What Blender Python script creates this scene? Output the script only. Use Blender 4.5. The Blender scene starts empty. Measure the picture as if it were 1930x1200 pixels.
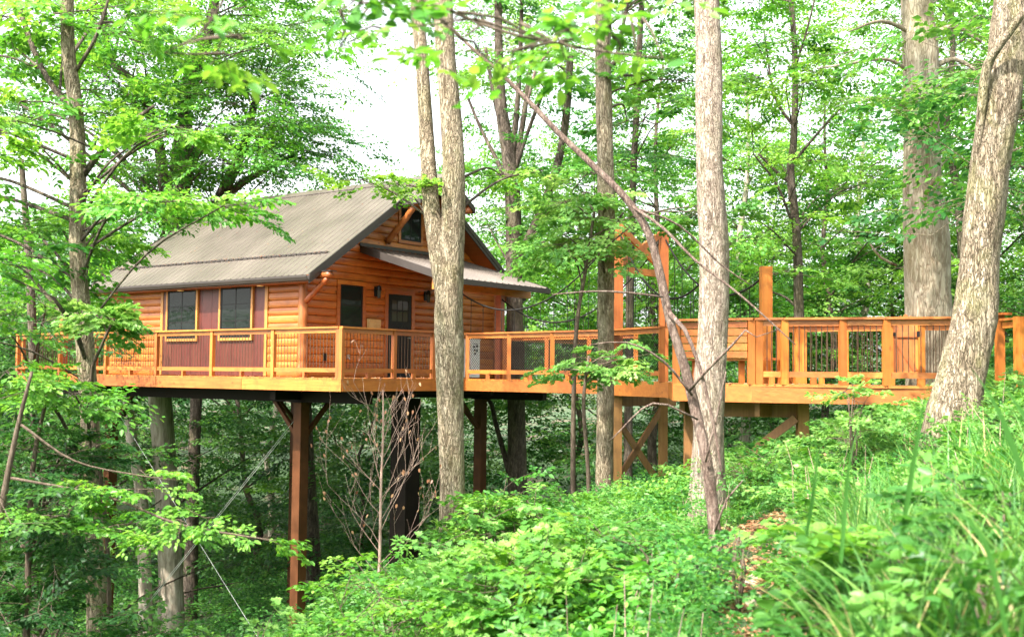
import bpy, math, random
import numpy as np
from mathutils import Vector, Matrix

SC = bpy.context.scene
COL = SC.collection
rng = np.random.default_rng(11)
random.seed(5)

# ------------------------------------------------------------------ camera
F = 2105.0                      # focal length in pixels of the 1930 px wide photograph
PITCH, ROLL = math.radians(2.86), math.radians(0.62)
_f = np.array([0, math.cos(PITCH), math.sin(PITCH)])
_r0 = np.array([1.0, 0, 0]); _u0 = np.cross(_r0, _f)
_r = _r0 * math.cos(ROLL) + _u0 * math.sin(ROLL)
_u = np.cross(_r, _f)
def W(px, py, D):
    """a point of the place: seen at photo pixel px,py from the tripod, D metres away"""
    return D * (_f + (px - 965) / F * _r - (py - 600) / F * _u)
cam = bpy.data.objects.new('camera', bpy.data.cameras.new('camera')); COL.objects.link(cam)
cam.matrix_world = Matrix(((_r[0], _u[0], -_f[0], 0), (_r[1], _u[1], -_f[1], 0), (_r[2], _u[2], -_f[2], 0), (0, 0, 0, 1)))
cam.data.sensor_width = 36; cam.data.lens = F / 1930 * 36
cam.data.clip_start = 0.1; cam.data.clip_end = 2000
cam.data.dof.use_dof = True; cam.data.dof.focus_distance = 23; cam.data.dof.aperture_fstop = 2.4
SC.camera = cam
# ------------------------------------------------------------------ sky and sun
SUN_EL, SUN_AZ = 52, 222        # azimuth clockwise from +Y (the view direction)
w = bpy.data.worlds.new("World"); SC.world = w; w.use_nodes = True
nt = w.node_tree; bg = nt.nodes['Background']
sky = nt.nodes.new('ShaderNodeTexSky'); sky.sky_type = 'NISHITA'; sky.sun_disc = False
sky.sun_elevation = math.radians(SUN_EL); sky.sun_rotation = math.radians(SUN_AZ)
sky.air_density = 1.0; sky.dust_density = 4.0; sky.ozone_density = 1.0
hs = nt.nodes.new('ShaderNodeHueSaturation'); hs.inputs['Saturation'].default_value = 0.22
hs.inputs['Value'].default_value = 1.25
nt.links.new(sky.outputs[0], hs.inputs['Color']); nt.links.new(hs.outputs[0], bg.inputs[0])
bg.inputs[1].default_value = 0.15
sun = bpy.data.objects.new('sun', bpy.data.lights.new('sun', 'SUN')); COL.objects.link(sun)
sun.data.energy = 3.6; sun.data.angle = math.radians(0.9); sun.data.color = (1.0, 0.93, 0.82)
_a, _e = math.radians(SUN_AZ), math.radians(SUN_EL)
sd = Vector((math.sin(_a) * math.cos(_e), math.cos(_a) * math.cos(_e), math.sin(_e)))
sun.rotation_euler = sd.to_track_quat('Z', 'Y').to_euler()
vs = SC.view_settings; vs.view_transform = 'Standard'; vs.look = 'None'; vs.gamma = 1; vs.exposure = 2.05
cy = SC.cycles
cy.max_bounces = 7; cy.diffuse_bounces = 4; cy.glossy_bounces = 3; cy.transmission_bounces = 4; cy.transparent_max_bounces = 4
cy.sample_clamp_indirect = 6

# ------------------------------------------------------------------ materials
def mat(name):
    m = bpy.data.materials.new(name); m.use_nodes = True
    return m, m.node_tree, m.node_tree.nodes['Principled BSDF']
def N(nt, t, **k):
    n = nt.nodes.new(t)
    for a, b in k.items(): setattr(n, a, b)
    return n
def ramp(nt, fac, stops):
    r = N(nt, 'ShaderNodeValToRGB'); nt.links.new(fac, r.inputs[0])
    e = r.color_ramp.elements
    while len(e) < len(stops): e.new(0.5)
    for i, (p, c) in enumerate(stops):
        e[i].position = p; e[i].color = (*c, 1)
    return r.outputs[0]
def coords(nt, scale, rot=(0, 0, 0), src='Object'):
    t = N(nt, 'ShaderNodeTexCoord'); m = N(nt, 'ShaderNodeMapping')
    m.inputs['Scale'].default_value = scale; m.inputs['Rotation'].default_value = rot
    nt.links.new(t.outputs[src], m.inputs[0]); return m.outputs[0]
def noise(nt, vec, scale, detail=4, rough=0.55, dist=0):
    n = N(nt, 'ShaderNodeTexNoise'); n.inputs['Scale'].default_value = scale
    n.inputs['Detail'].default_value = detail; n.inputs['Roughness'].default_value = rough; n.inputs['Distortion'].default_value = dist
    nt.links.new(vec, n.inputs['Vector']); return n.outputs['Fac']
def mixc(nt, fac, a, b, mode='MIX'):
    m = N(nt, 'ShaderNodeMix', data_type='RGBA', blend_type=mode)
    for s, v in ((m.inputs[0], fac), (m.inputs[6], a), (m.inputs[7], b)):
        if hasattr(v, 'links') or hasattr(v, 'is_linked'): nt.links.new(v, s)
        elif isinstance(v, (int, float)): s.default_value = v
        else: s.default_value = (*v, 1)
    return m.outputs[2]
def bump(nt, bsdf, h, strength=0.4, dist=0.02):
    b = N(nt, 'ShaderNodeBump'); b.inputs['Strength'].default_value = strength; b.inputs['Distance'].default_value = dist
    nt.links.new(h, b.inputs['Height']); nt.links.new(b.outputs[0], bsdf.inputs['Normal'])
def math_(nt, op, a, b=None):
    m = N(nt, 'ShaderNodeMath', operation=op)
    for i, v in enumerate((a, b)):
        if v is None: continue
        if isinstance(v, (int, float)): m.inputs[i].default_value = v
        else: nt.links.new(v, m.inputs[i])
    return m.outputs[0]

def wood(name, dark, mid, light, axis, rough=0.45, knots=0.5, island=0.5):
    dark, mid, light = (tuple(c * .62 for c in q) for q in (dark, mid, light))
    m, nt, b = mat(name)
    sc = [14, 14, 14]; sc['xyz'.index(axis)] = 0.9
    geo = N(nt, 'ShaderNodeNewGeometry'); oi = N(nt, 'ShaderNodeObjectInfo')
    off = N(nt, 'ShaderNodeVectorMath', operation='ADD')
    rnd = math_(nt, 'MULTIPLY', math_(nt, 'ADD', geo.outputs['Random Per Island'], oi.outputs['Random']), 37.0)
    comb = N(nt, 'ShaderNodeCombineXYZ')
    for i in range(3): nt.links.new(rnd, comb.inputs[i])
    nt.links.new(coords(nt, sc), off.inputs[0]); nt.links.new(comb.outputs[0], off.inputs[1])
    g = noise(nt, off.outputs[0], 1.3, 5, 0.6, 0.6)
    col = ramp(nt, g, [(0.28, dark), (0.5, mid), (0.74, light)])
    big = noise(nt, coords(nt, (1, 1, 1)), 1.1, 3)
    col = mixc(nt, ramp(nt, big, [(0.35, (0, 0, 0)), (0.75, (0.6, 0.6, 0.6))]), col, mid)
    var = N(nt, 'ShaderNodeHueSaturation')
    fr = math_(nt, 'FRACT', math_(nt, 'MULTIPLY', rnd, 3.7))
    nt.links.new(math_(nt, 'ADD', math_(nt, 'MULTIPLY', fr, island), 1 - island * 0.5), var.inputs['Value'])
    nt.links.new(math_(nt, 'ADD', math_(nt, 'MULTIPLY', fr, 0.012), 0.494), var.inputs['Hue'])
    nt.links.new(col, var.inputs['Color'])
    out = var.outputs[0]
    st_ = noise(nt, coords(nt, (2.2, 2.2, 2.2)), 1.6, 6, 0.65)
    out = mixc(nt, ramp(nt, st_, [(0.50, (0, 0, 0)), (0.68, (0.45,) * 3)]), out, tuple(c * .55 for c in dark))
    if knots:
        ks = [4.2, 4.2, 4.2]; ks['xyz'.index(axis)] = 2.6
        v = N(nt, 'ShaderNodeTexVoronoi'); v.inputs['Scale'].default_value = 1.0
        nt.links.new(coords(nt, ks), v.inputs['Vector'])
        kf = ramp(nt, v.outputs['Distance'], [(0.05, (knots,) * 3), (0.15, (0, 0, 0))])
        out = mixc(nt, kf, out, tuple(c * 0.35 for c in dark))
    nt.links.new(out, b.inputs['Base Color'])
    b.inputs['Roughness'].default_value = rough
    bump(nt, b, g, 0.4, 0.008)
    return m
CED = ((0.40, 0.112, 0.018), (0.56, 0.180, 0.030), (0.68, 0.27, 0.058))
M = {}
for a in 'xyz':
    M['wood_' + a] = wood('stained_timber_' + a, *CED, a)
    M['gold_' + a] = wood('golden_timber_' + a, (0.44, 0.118, 0.016), (0.60, 0.180, 0.025), (0.70, 0.26, 0.048), a, 0.55, 0.6, 0.5)
M['siding'] = wood('log_siding', (0.38, 0.092, 0.014), (0.54, 0.160, 0.027), (0.66, 0.245, 0.052), 'x', 0.38, 0.8, 0.4)
M['siding_y'] = wood('log_siding_long', (0.40, 0.108, 0.018), (0.57, 0.185, 0.034), (0.68, 0.275, 0.066), 'y', 0.36, 0.8, 0.35)
M['log'] = wood('peeled_log', (0.26, 0.055, 0.012), (0.44, 0.12, 0.026), (0.54, 0.18, 0.045), 'z', 0.45, 0.8, 0.2)
M['maroon'] = wood('maroon_board', (0.085, 0.018, 0.011), (0.130, 0.028, 0.017), (0.165, 0.040, 0.024), 'z', 0.45, 0, 0.15)
M['trim'] = wood('window_trim_timber', (0.44, 0.16, 0.03), (0.56, 0.24, 0.05), (0.64, 0.31, 0.08), 'z', 0.45, 0, 0.15)
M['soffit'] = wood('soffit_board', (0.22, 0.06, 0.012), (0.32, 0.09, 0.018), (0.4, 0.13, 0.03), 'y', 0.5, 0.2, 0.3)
M['raw'] = wood('treated_timber', (0.28, 0.12, 0.035), (0.42, 0.195, 0.06), (0.52, 0.27, 0.10), 'z', 0.6, 0.4, 0.25)
M['pale'] = wood('plywood', (0.52, 0.33, 0.13), (0.62, 0.42, 0.18), (0.68, 0.48, 0.23), 'x', 0.6, 0.4, 0.1)

def plain(name, c, rough=0.5, metal=0.0, var=0.15, scale=6, bmp=0):
    m, nt, b = mat(name)
    n = noise(nt, coords(nt, (1, 1, 1)), scale, 5)
    nt.links.new(ramp(nt, n, [(0.3, tuple(x * (1 - var) for x in c)), (0.7, tuple(min(1, x * (1 + var)) for x in c))]), b.inputs['Base Color'])
    nt.links.new(math_(nt, 'ADD', math_(nt, 'MULTIPLY', n, 0.25), rough - 0.12), b.inputs['Roughness'])
    b.inputs['Metallic'].default_value = metal
    if max(c) < .12: b.inputs['Specular IOR Level'].default_value = 0.15
    if bmp: bump(nt, b, n, bmp, 0.01)
    return m
M['roof'] = plain('brown_roof_metal', (0.122, 0.102, 0.086), 0.36, 0.4, 0.2, 0.9)
M['rooftrim'] = plain('brown_metal_trim', (0.055, 0.047, 0.042), 0.38, 0.3, 0.1, 3)
M['steel'] = plain('rust_brown_steel', (0.075, 0.028, 0.011), 0.5, 0.1, 0.3, 3)
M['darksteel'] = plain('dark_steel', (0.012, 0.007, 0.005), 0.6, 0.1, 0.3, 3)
M['black'] = plain('black_paint', (0.012, 0.011, 0.011), 0.35, 0, 0.2)
M['rope'] = plain('black_rope', (0.014, 0.013, 0.012), 0.8, 0, 0.2, 60)
M['bar'] = plain('bronze_baluster', (0.10, 0.065, 0.045), 0.4, 0.5, 0.2)
M['wire'] = plain('galvanised_wire', (0.34, 0.35, 0.34), 0.45, 0.6, 0.1)
M['white'] = plain('white_enamel', (0.72, 0.73, 0.72), 0.4, 0, 0.04)
M['litter'] = plain('dry_leaf', (0.42, 0.25, 0.10), 0.8, 0, 0.5, 9)
M['dirt_debris'] = plain('dry_needles', (0.09, 0.05, 0.025), 0.9, 0, 0.5, 9)
M['stone'] = plain('pale_stone', (0.26, 0.21, 0.16), 0.8, 0, 0.3, 5, 0.5)
def glass(name, c, rough=0.04):
    m, nt, b = mat(name)
    b.inputs['Base Color'].default_value = (*c, 1); b.inputs['Roughness'].default_value = rough
    b.inputs['IOR'].default_value = 1.5; b.inputs['Specular IOR Level'].default_value = 0.2
    n = noise(nt, coords(nt, (1, 1, 1)), 1.3, 2); bump(nt, b, n, 0.15, 0.02)
    return m
M['glass'] = glass('dark_window_glass', (0.010, 0.014, 0.012))
M['clearglass'] = glass('lantern_glass', (0.045, 0.05, 0.045))
m, nt_, b = mat('light_can'); b.inputs['Base Color'].default_value = (0.85, 0.75, 0.55, 1); M['can'] = m

def bark(name, dark, mid, light, scale=1.0, moss=0.0, strength=0.8, ridged=True):
    gy = lambda c, k: tuple((v * .88 + (sum(c) / 3) * .12) * k for v in c)
    dark, mid, light = gy(dark, .74), gy(mid, .82), gy(light, .90)
    m, nt, b = mat(name)
    v1 = coords(nt, (4.2 * scale, 4.2 * scale, 0.8 * scale))
    g = noise(nt, v1, 2.2, 7, 0.68, 1.2)
    vo = N(nt, 'ShaderNodeTexVoronoi', feature='DISTANCE_TO_EDGE'); vo.inputs['Scale'].default_value = 3.2
    d = N(nt, 'ShaderNodeVectorMath', operation='ADD')
    nn = N(nt, 'ShaderNodeTexNoise'); nn.inputs['Scale'].default_value = 3; nt.links.new(v1, nn.inputs['Vector'])
    nt.links.new(v1, d.inputs[0]); nt.links.new(nn.outputs['Color'], d.inputs[1]); nt.links.new(d.outputs[0], vo.inputs['Vector'])
    crack = ramp(nt, vo.outputs['Distance'], [(0.0, (0, 0, 0)), (0.16, (1, 1, 1))])
    h = math_(nt, 'ADD', g, math_(nt, 'MULTIPLY', crack, 0.55 if ridged else 0.1))
    col = ramp(nt, g, [(0.36, dark), (0.50, mid), (0.66, light)])
    if ridged: col = mixc(nt, math_(nt, 'MULTIPLY', math_(nt, 'SUBTRACT', 1.0, crack), 0.8), col, dark)
    patch = noise(nt, coords(nt, (1, 1, 0.5)), 1.7 * scale, 4)
    if moss: col = mixc(nt, ramp(nt, patch, [(0.5, (0, 0, 0)), (0.62, (moss,) * 3)]), col, (0.20, 0.21, 0.06))
    p2 = noise(nt, coords(nt, (1.7, 1.7, 0.9)), 2.3 * scale, 5)
    col = mixc(nt, ramp(nt, p2, [(0.52, (0, 0, 0)), (0.72, (0.55,) * 3)]), col, light)
    nt.links.new(col, b.inputs['Base Color']); b.inputs['Roughness'].default_value = 0.85
    b.inputs['Specular IOR Level'].default_value = 0.2
    bump(nt, b, h, strength, 0.03)
    return m
M['bark_tan'] = bark('tan_furrowed_bark', (0.15, 0.105, 0.06), (0.34, 0.265, 0.17), (0.47, 0.39, 0.27), 1.9, 0.15, 1.0)
M['bark_pink'] = bark('pinkish_scaly_bark', (0.16, 0.11, 0.08), (0.40, 0.31, 0.235), (0.55, 0.45, 0.36), 2.4, 0.1)
M['bark_rough'] = bark('deeply_ridged_bark', (0.10, 0.07, 0.04), (0.34, 0.26, 0.17), (0.50, 0.41, 0.30), 2.0, 0.3, 1.0)
M['bark_strip'] = bark('stripped_grey_bark', (0.22, 0.16, 0.10), (0.36, 0.30, 0.21), (0.44, 0.39, 0.29), 0.8, 0.15, 0.6)
M['bark_grey'] = bark('smooth_grey_bark', (0.24, 0.19, 0.14), (0.42, 0.35, 0.27), (0.56, 0.49, 0.39), 0.7, 0.2, 0.3, False)
M['bark_dark'] = bark('dark_bark', (0.05, 0.036, 0.026), (0.11, 0.08, 0.06), (0.19, 0.15, 0.115), 1.2, 0.1, 0.7)
M['bark_dead'] = bark('dead_reddish_bark', (0.09, 0.055, 0.043), (0.20, 0.13, 0.10), (0.33, 0.25, 0.20), 3.5, 0.0, 0.6)
M['twig'] = bark('twig_bark', (0.06, 0.04, 0.028), (0.10, 0.07, 0.048), (0.16, 0.12, 0.085), 3, 0, 0.2, False)
M['twig_pale'] = bark('pale_dead_twig', (0.28, 0.16, 0.12), (0.40, 0.26, 0.20), (0.52, 0.38, 0.31), 3, 0, 0.2, False)
M['stem'] = plain('green_stem', (0.14, 0.20, 0.05), 0.6, 0, 0.3)

def leafmat(name, a, b_, c, trans=0.42, gloss=0.3, old=None):
    m, nt, b = mat(name)
    at = N(nt, 'ShaderNodeAttribute', attribute_name='tint')
    col = ramp(nt, at.outputs['Fac'], [(0.0, a), (0.5, b_), (1.0, c)] if old is None else [(0.0, a), (0.45, b_), (0.84, c), (0.94, old)])
    tex = N(nt, 'ShaderNodeHueSaturation')
    nn = noise(nt, coords(nt, (1, 1, 1)), 0.45, 3)
    nt.links.new(math_(nt, 'ADD', math_(nt, 'MULTIPLY', nn, 0.8), 0.6), tex.inputs['Value'])
    nt.links.new(math_(nt, 'ADD', math_(nt, 'MULTIPLY', nn, 0.04), 0.48), tex.inputs['Hue'])
    nt.links.new(col, tex.inputs['Color'])
    nt.links.new(tex.outputs[0], b.inputs['Base Color'])
    b.inputs['Roughness'].default_value = 0.42; b.inputs['Specular IOR Level'].default_value = gloss
    t = N(nt, 'ShaderNodeBsdfTranslucent')
    hv = N(nt, 'ShaderNodeHueSaturation'); hv.inputs['Value'].default_value = 1.6; hv.inputs['Saturation'].default_value = 1.1
    hv.inputs['Hue'].default_value = 0.485
    nt.links.new(tex.outputs[0], hv.inputs['Color']); nt.links.new(hv.outputs[0], t.inputs[0])
    mx = N(nt, 'ShaderNodeMixShader'); mx.inputs[0].default_value = trans
    nt.links.new(b.outputs[0], mx.inputs[1]); nt.links.new(t.outputs[0], mx.inputs[2])
    nt.links.new(mx.outputs[0], nt.nodes['Material Output'].inputs[0])
    return m
M['leaf_bright'] = leafmat('fresh_leaf', (0.034, 0.125, 0.022), (0.088, 0.25, 0.036), (0.20, 0.37, 0.065))
M['leaf_mid'] = leafmat('green_leaf', (0.024, 0.10, 0.023), (0.062, 0.195, 0.036), (0.135, 0.29, 0.055))
M['leaf_deep'] = leafmat('deep_green_shade_leaf', (0.018, 0.068, 0.018), (0.042, 0.125, 0.026), (0.10, 0.205, 0.038))  # deep leaf green; shade is also put into this colour for ravine foliage
M['leaf_lime'] = leafmat('lime_leaf', (0.065, 0.19, 0.040), (0.135, 0.30, 0.065), (0.25, 0.40, 0.11))
M['leaf_needle'] = leafmat('cedar_leaf', (0.03, 0.10, 0.02), (0.06, 0.16, 0.028), (0.12, 0.24, 0.04), 0.3)
M['grass'] = leafmat('grass_blade', (0.024, 0.11, 0.022), (0.075, 0.21, 0.040), (0.19, 0.33, 0.075), 0.35, 0.3, (0.42, 0.33, 0.16))
M['dry'] = leafmat('dry_leaf', (0.16, 0.07, 0.04), (0.32, 0.17, 0.09), (0.45, 0.3, 0.17), 0.3)

m, nt_, b = mat('forest_floor')
n1 = noise(nt_, coords(nt_, (1, 1, 1)), 0.35, 6); n2 = noise(nt_, coords(nt_, (1, 1, 1)), 7, 6, 0.7)
soil = ramp(nt_, n2, [(0.3, (0.03, 0.018, 0.011)), (0.5, (0.09, 0.055, 0.033)), (0.7, (0.22, 0.145, 0.09))])
grn = ramp(nt_, n2, [(0.3, (0.012, 0.03, 0.009)), (0.7, (0.04, 0.085, 0.02))])
nt_.links.new(mixc(nt_, ramp(nt_, n1, [(0.36, (0, 0, 0)), (0.46, (1, 1, 1))]), soil, grn), b.inputs['Base Color'])
b.inputs['Roughness'].default_value = 0.95; bump(nt_, b, n2, 0.9, 0.06)
M['ground'] = m

# ------------------------------------------------------------------ object helpers
def tag(o, label=None, cat=None, group=None, kind=None):
    for k, v in (('label', label), ('category', cat), ('group', group), ('kind', kind)):
        if v: o[k] = v
    return o
def thing(name, label, cat, loc=(0, 0, 0), rz=0, group=None):
    o = bpy.data.objects.new(name, None); COL.objects.link(o)
    o.location = loc; o.rotation_euler = (0, 0, rz); o.empty_display_size = 0.3
    return tag(o, label, cat, group)
def mesh_np(name, V, loops, starts, totals, material, parent=None, smooth=False, tint=None, loc=None, mats=None, midx=None):
    me = bpy.data.meshes.new(name)
    me.vertices.add(len(V)); me.vertices.foreach_set('co', np.ascontiguousarray(V, dtype=np.float32).ravel())
    me.loops.add(len(loops)); me.loops.foreach_set('vertex_index', np.ascontiguousarray(loops, dtype=np.int32))
    me.polygons.add(len(starts)); me.polygons.foreach_set('loop_start', np.ascontiguousarray(starts, dtype=np.int32))
    me.polygons.foreach_set('loop_total', np.ascontiguousarray(totals, dtype=np.int32))
    me.polygons.foreach_set('use_smooth', np.full(len(starts), smooth))
    for mm in (mats or [material]): me.materials.append(mm)
    if midx is not None: me.polygons.foreach_set('material_index', np.ascontiguousarray(midx, dtype=np.int32))
    if tint is not None:
        at = me.attributes.new('tint', 'FLOAT', 'POINT'); at.data.foreach_set('value', np.ascontiguousarray(tint, dtype=np.float32))
    me.update(calc_edges=True); me.validate()
    o = bpy.data.objects.new(name, me); COL.objects.link(o)
    if parent: o.parent = parent
    if loc is not None: o.location = loc
    return o
class MB:
    def __init__(s): s.V = []; s.Fc = []
    def add(s, vs, fs):
        b = len(s.V); s.V += [tuple(v) for v in vs]; s.Fc += [tuple(b + i for i in f) for f in fs]; return s
    def box(s, x0, x1, y0, y1, z0, z1):
        return s.add([(x0,y0,z0),(x1,y0,z0),(x1,y1,z0),(x0,y1,z0),(x0,y0,z1),(x1,y0,z1),(x1,y1,z1),(x0,y1,z1)],
                     [(0,3,2,1),(4,5,6,7),(0,1,5,4),(1,2,6,5),(2,3,7,6),(3,0,4,7)])
    def bar(s, p, q, wd, ht, up=(0, 0, 1)):
        """a rectangular bar from p to q, wd across, ht along up"""
        p, q = Vector(p), Vector(q); d = (q - p).normalized(); upv = Vector(up)
        sx = d.cross(upv)
        if sx.length < 1e-4: sx = d.cross(Vector((1, 0, 0)))
        sx.normalize(); uz = sx.cross(d).normalized()
        v = []
        for c in (p, q):
            for a, b in ((-1,-1),(1,-1),(1,1),(-1,1)): v.append(c + sx * (a * wd / 2) + uz * (b * ht / 2))
        return s.add(v, [(0,1,2,3),(7,6,5,4),(0,4,5,1),(1,5,6,2),(2,6,7,3),(3,7,4,0)])
    def tube(s, pts, rad, n=8, rough=0.0, cap=True, seed=0):
        rr = np.random.default_rng(seed + 1)
        pts = [Vector(p) for p in pts]
        if not hasattr(rad, '__len__'): rad = [rad] * len(pts)
        ref = Vector((0.123, 0.95, 0.28)).normalized(); vs = []; prev = None
        ph = rr.random(4) * 6.28
        for i, p in enumerate(pts):
            t = (pts[min(i + 1, len(pts) - 1)] - pts[max(i - 1, 0)]).normalized()
            if prev is None:
                a = t.cross(ref).normalized()
            else: a = (prev - t * prev.dot(t)).normalized()
            prev = a; b = t.cross(a)
            for k in range(n):
                th = 2 * math.pi * k / n; r = rad[i]
                if rough: r *= 1 + rough * (0.5 * math.sin(3 * th + ph[0] + i * 0.15) + 0.4 * math.sin(5 * th + ph[1] - i * 0.22) + 0.9 * (rr.random() - 0.5) + 0.35 * math.sin(i * 0.5 + ph[2]))
                vs.append(p + a * (r * math.cos(th)) + b * (r * math.sin(th)))
        fs = [(i*n+k, i*n+(k+1) % n, (i+1)*n+(k+1) % n, (i+1)*n+k) for i in range(len(pts)-1) for k in range(n)]
        if cap: fs += [tuple(range(n-1, -1, -1)), tuple(range((len(pts)-1)*n, len(pts)*n))]
        return s.add(vs, fs)
    def build(s, name, material, parent=None, smooth=False, loc=None):
        V = np.array(s.V, dtype=np.float64)
        if loc is not None and parent is None: V = V - np.array(loc)
        loops = [i for f in s.Fc for i in f]; tot = [len(f) for f in s.Fc]
        st = np.concatenate([[0], np.cumsum(tot)[:-1]])
        return mesh_np(name, V, loops, st, tot, material, parent, smooth, loc=loc if parent is None else None)
def smoothpath(pts, step):
    """Catmull-Rom through points (x,y,z,r...) resampled"""
    P = np.array(pts, dtype=float); out = []
    Q = np.vstack([2*P[0]-P[1], P, 2*P[-1]-P[-2]])
    for i in range(1, len(Q) - 2):
        L = np.linalg.norm(Q[i+1][:3] - Q[i][:3]); k = max(1, int(L / step))
        for j in range(k):
            t = j / k
            out.append(0.5 * ((2*Q[i]) + (-Q[i-1]+Q[i+1])*t + (2*Q[i-1]-5*Q[i]+4*Q[i+1]-Q[i+2])*t*t + (-Q[i-1]+3*Q[i]-3*Q[i+1]+Q[i+2])*t**3))
    out.append(P[-1]); return np.array(out)

# ------------------------------------------------------------------ leaves
# templates: verts (u along, v across, w normal), faces
OVAL = (np.array([(0,0,0),(.28,-.26,.05),(.68,-.22,.06),(1,0,-.06),(.68,.22,.06),(.28,.26,.05),(.5,0,-.02)]), [(0,1,6),(1,2,3,6),(6,3,4,5),(0,6,5)])
DIAM = (np.array([(0,0,0),(.45,-.30,.07),(1,0,-.05),(.45,.30,.07)]), [(0,1,2),(0,2,3)])
_mp = [(0,0),(.02,-.30),(.16,-.24),(.28,-.52),(.40,-.26),(.62,-.36),(.66,-.14),(1,0)]
_mv = [(u, v, abs(v) * .22) for u, v in _mp] + [(u, -v, abs(v) * .22) for u, v in _mp[1:-1][::-1]] + [(.35, 0, -.03)]
MAPLE = (np.array(_mv), [(0,1,2,14),(2,3,4,14),(4,5,6,14),(6,7,14),(14,7,8),(14,8,9,10),(14,10,11,12),(14,12,13,0)])
LANCE = (np.array([(0,0,0),(.3,-.11,.03),(.7,-.09,.02),(1,0,-.08),(.7,.09,.02),(.3,.11,.03)]), [(0,1,2,3),(0,3,4,5)])
class Leaves:
    def __init__(s): s.P = []; s.D = []; s.Nn = []; s.S = []; s.T = []
    def add(s, P, D, Nn, S, T):
        s.P.append(P); s.D.append(D); s.Nn.append(Nn); s.S.append(np.broadcast_to(S, (len(P),)).astype(float)); s.T.append(np.broadcast_to(T, (len(P),)).astype(float)); return s
    def count(s): return sum(len(p) for p in s.P)
    def build(s, name, tpl, material, parent, origin=(0, 0, 0), widthf=1.0):
        P = np.vstack(s.P) - np.array(origin); D = np.vstack(s.D); Nn = np.vstack(s.Nn); S = np.concatenate(s.S); T = np.concatenate(s.T)
        D = D / (np.linalg.norm(D, axis=1)[:, None] + 1e-9)
        Bv = np.cross(Nn, D); Bv /= (np.linalg.norm(Bv, axis=1)[:, None] + 1e-9); Nz = np.cross(D, Bv)
        tv, tf = tpl; k = len(tv); n = len(P)
        V = P[:, None, :] + S[:, None, None] * (tv[None, :, 0:1] * D[:, None, :] + widthf * tv[None, :, 1:2] * Bv[:, None, :] + tv[None, :, 2:3] * Nz[:, None, :])
        fl = np.array([i for f in tf for i in f]); tot = np.array([len(f) for f in tf])
        loops = (np.arange(n)[:, None] * k + fl[None, :]).ravel(); totals = np.tile(tot, n)
        starts = np.concatenate([[0], np.cumsum(totals)[:-1]])
        return mesh_np(name, V.reshape(-1, 3), loops, starts, totals, material, parent, True, np.repeat(T, k), loc=None if parent else origin)

def make_spray(seed, nside=9, spacing=0.085, droop=0.16, flat=0.35):
    r = np.random.default_rng(seed); P = []; D = []; Nn = []; tw = []
    def rot(v, a): return np.array([v[0]*math.cos(a)-v[1]*math.sin(a), v[0]*math.sin(a)+v[1]*math.cos(a), v[2]])
    def leaf(p, d):
        n = np.array([0, 0, 1.0]) + r.normal(0, flat, 3); P.append(p + r.normal(0, .012, 3)); D.append(d + np.array([0, 0, -0.25]) + r.normal(0, .18, 3)); Nn.append(n)
    zf = lambda x: -droop * x * x
    for i in range(nside):
        x = .08 + .9 * i / nside + r.normal(0, .02); b = np.array([x, 0.05 * math.sin(5 * x + seed), zf(x)])
        for sgn in ((-1, 1) if r.random() < .8 else (random.choice((-1, 1)),)):
            L = (0.52 * (1 - x) ** .75 + .10) * r.uniform(.65, 1.2); ang = sgn * math.radians(r.uniform(38, 62))
            d = np.array([math.cos(ang), math.sin(ang), r.normal(0, .10)])
            m = max(2, int(L / spacing)); tw.append((b, b + d * L))
            for j in range(m):
                q = b + d * L * (j + .7) / m; q[2] -= .3 * droop * ((j + .7) / m * L) ** 2
                leaf(q, rot(d, (1 if j % 2 else -1) * r.uniform(.5, 1.1)))
            leaf(b + d * L, d)
    leaf(np.array([1, 0, zf(1)]), np.array([1., 0, -.2]))
    return np.array(P), np.array(D), np.array(Nn), tw
SPR = [make_spray(s) for s in range(8)]
SPR_DENSE = [make_spray(40 + s, 11, 0.06, 0.2, 0.5) for s in range(6)]

def add_sprays(LV, O, yaw, pitch, S, leaf, tint, tpls=SPR, roll=None, keep=1.0, jit=0.16):
    """place a spray at each origin O (n,3)"""
    n = len(O); which = rng.integers(0, len(tpls), n)
    roll = rng.normal(0, .25, n) if roll is None else roll
    for k, tp in enumerate(tpls):
        idx = np.where(which == k)[0]
        if not len(idx): continue
        P, D, Nn, _ = tp
        cy_, sy = np.cos(yaw[idx]), np.sin(yaw[idx]); cp, sp = np.cos(pitch[idx]), np.sin(pitch[idx]); cr, sr = np.cos(roll[idx]), np.sin(roll[idx])
        ex = np.stack([cp * cy_, cp * sy, sp], 1)
        ey0 = np.stack([-sy, cy_, np.zeros_like(cy_)], 1); ez0 = np.cross(ex, ey0)
        ey = ey0 * cr[:, None] + ez0 * sr[:, None]; ez = np.cross(ex, ey)
        Rm = np.stack([ex, ey, ez], 1)          # (m,3basis,3)
        Sx = S[idx] if hasattr(S, '__len__') else np.full(len(idx), S)
        PP = O[idx][:, None, :] + Sx[:, None, None] * np.einsum('kb,mbc->mkc', P, Rm)
        DD = np.einsum('kb,mbc->mkc', D, Rm); NN = np.einsum('kb,mbc->mkc', Nn, Rm)
        T = np.clip(np.repeat(tint[idx][:, None], len(P), 1) + rng.normal(0, jit, (len(idx), len(P))), 0, 1)
        PP, DD, NN, T = PP.reshape(-1, 3), DD.reshape(-1, 3), NN.reshape(-1, 3), T.ravel()
        if keep < 1:
            kk = rng.random(len(PP)) < keep; PP, DD, NN, T = PP[kk], DD[kk], NN[kk], T[kk]
        LV.add(PP, DD, NN, leaf * rng.uniform(.65, 1.2, len(PP)), T)

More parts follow.
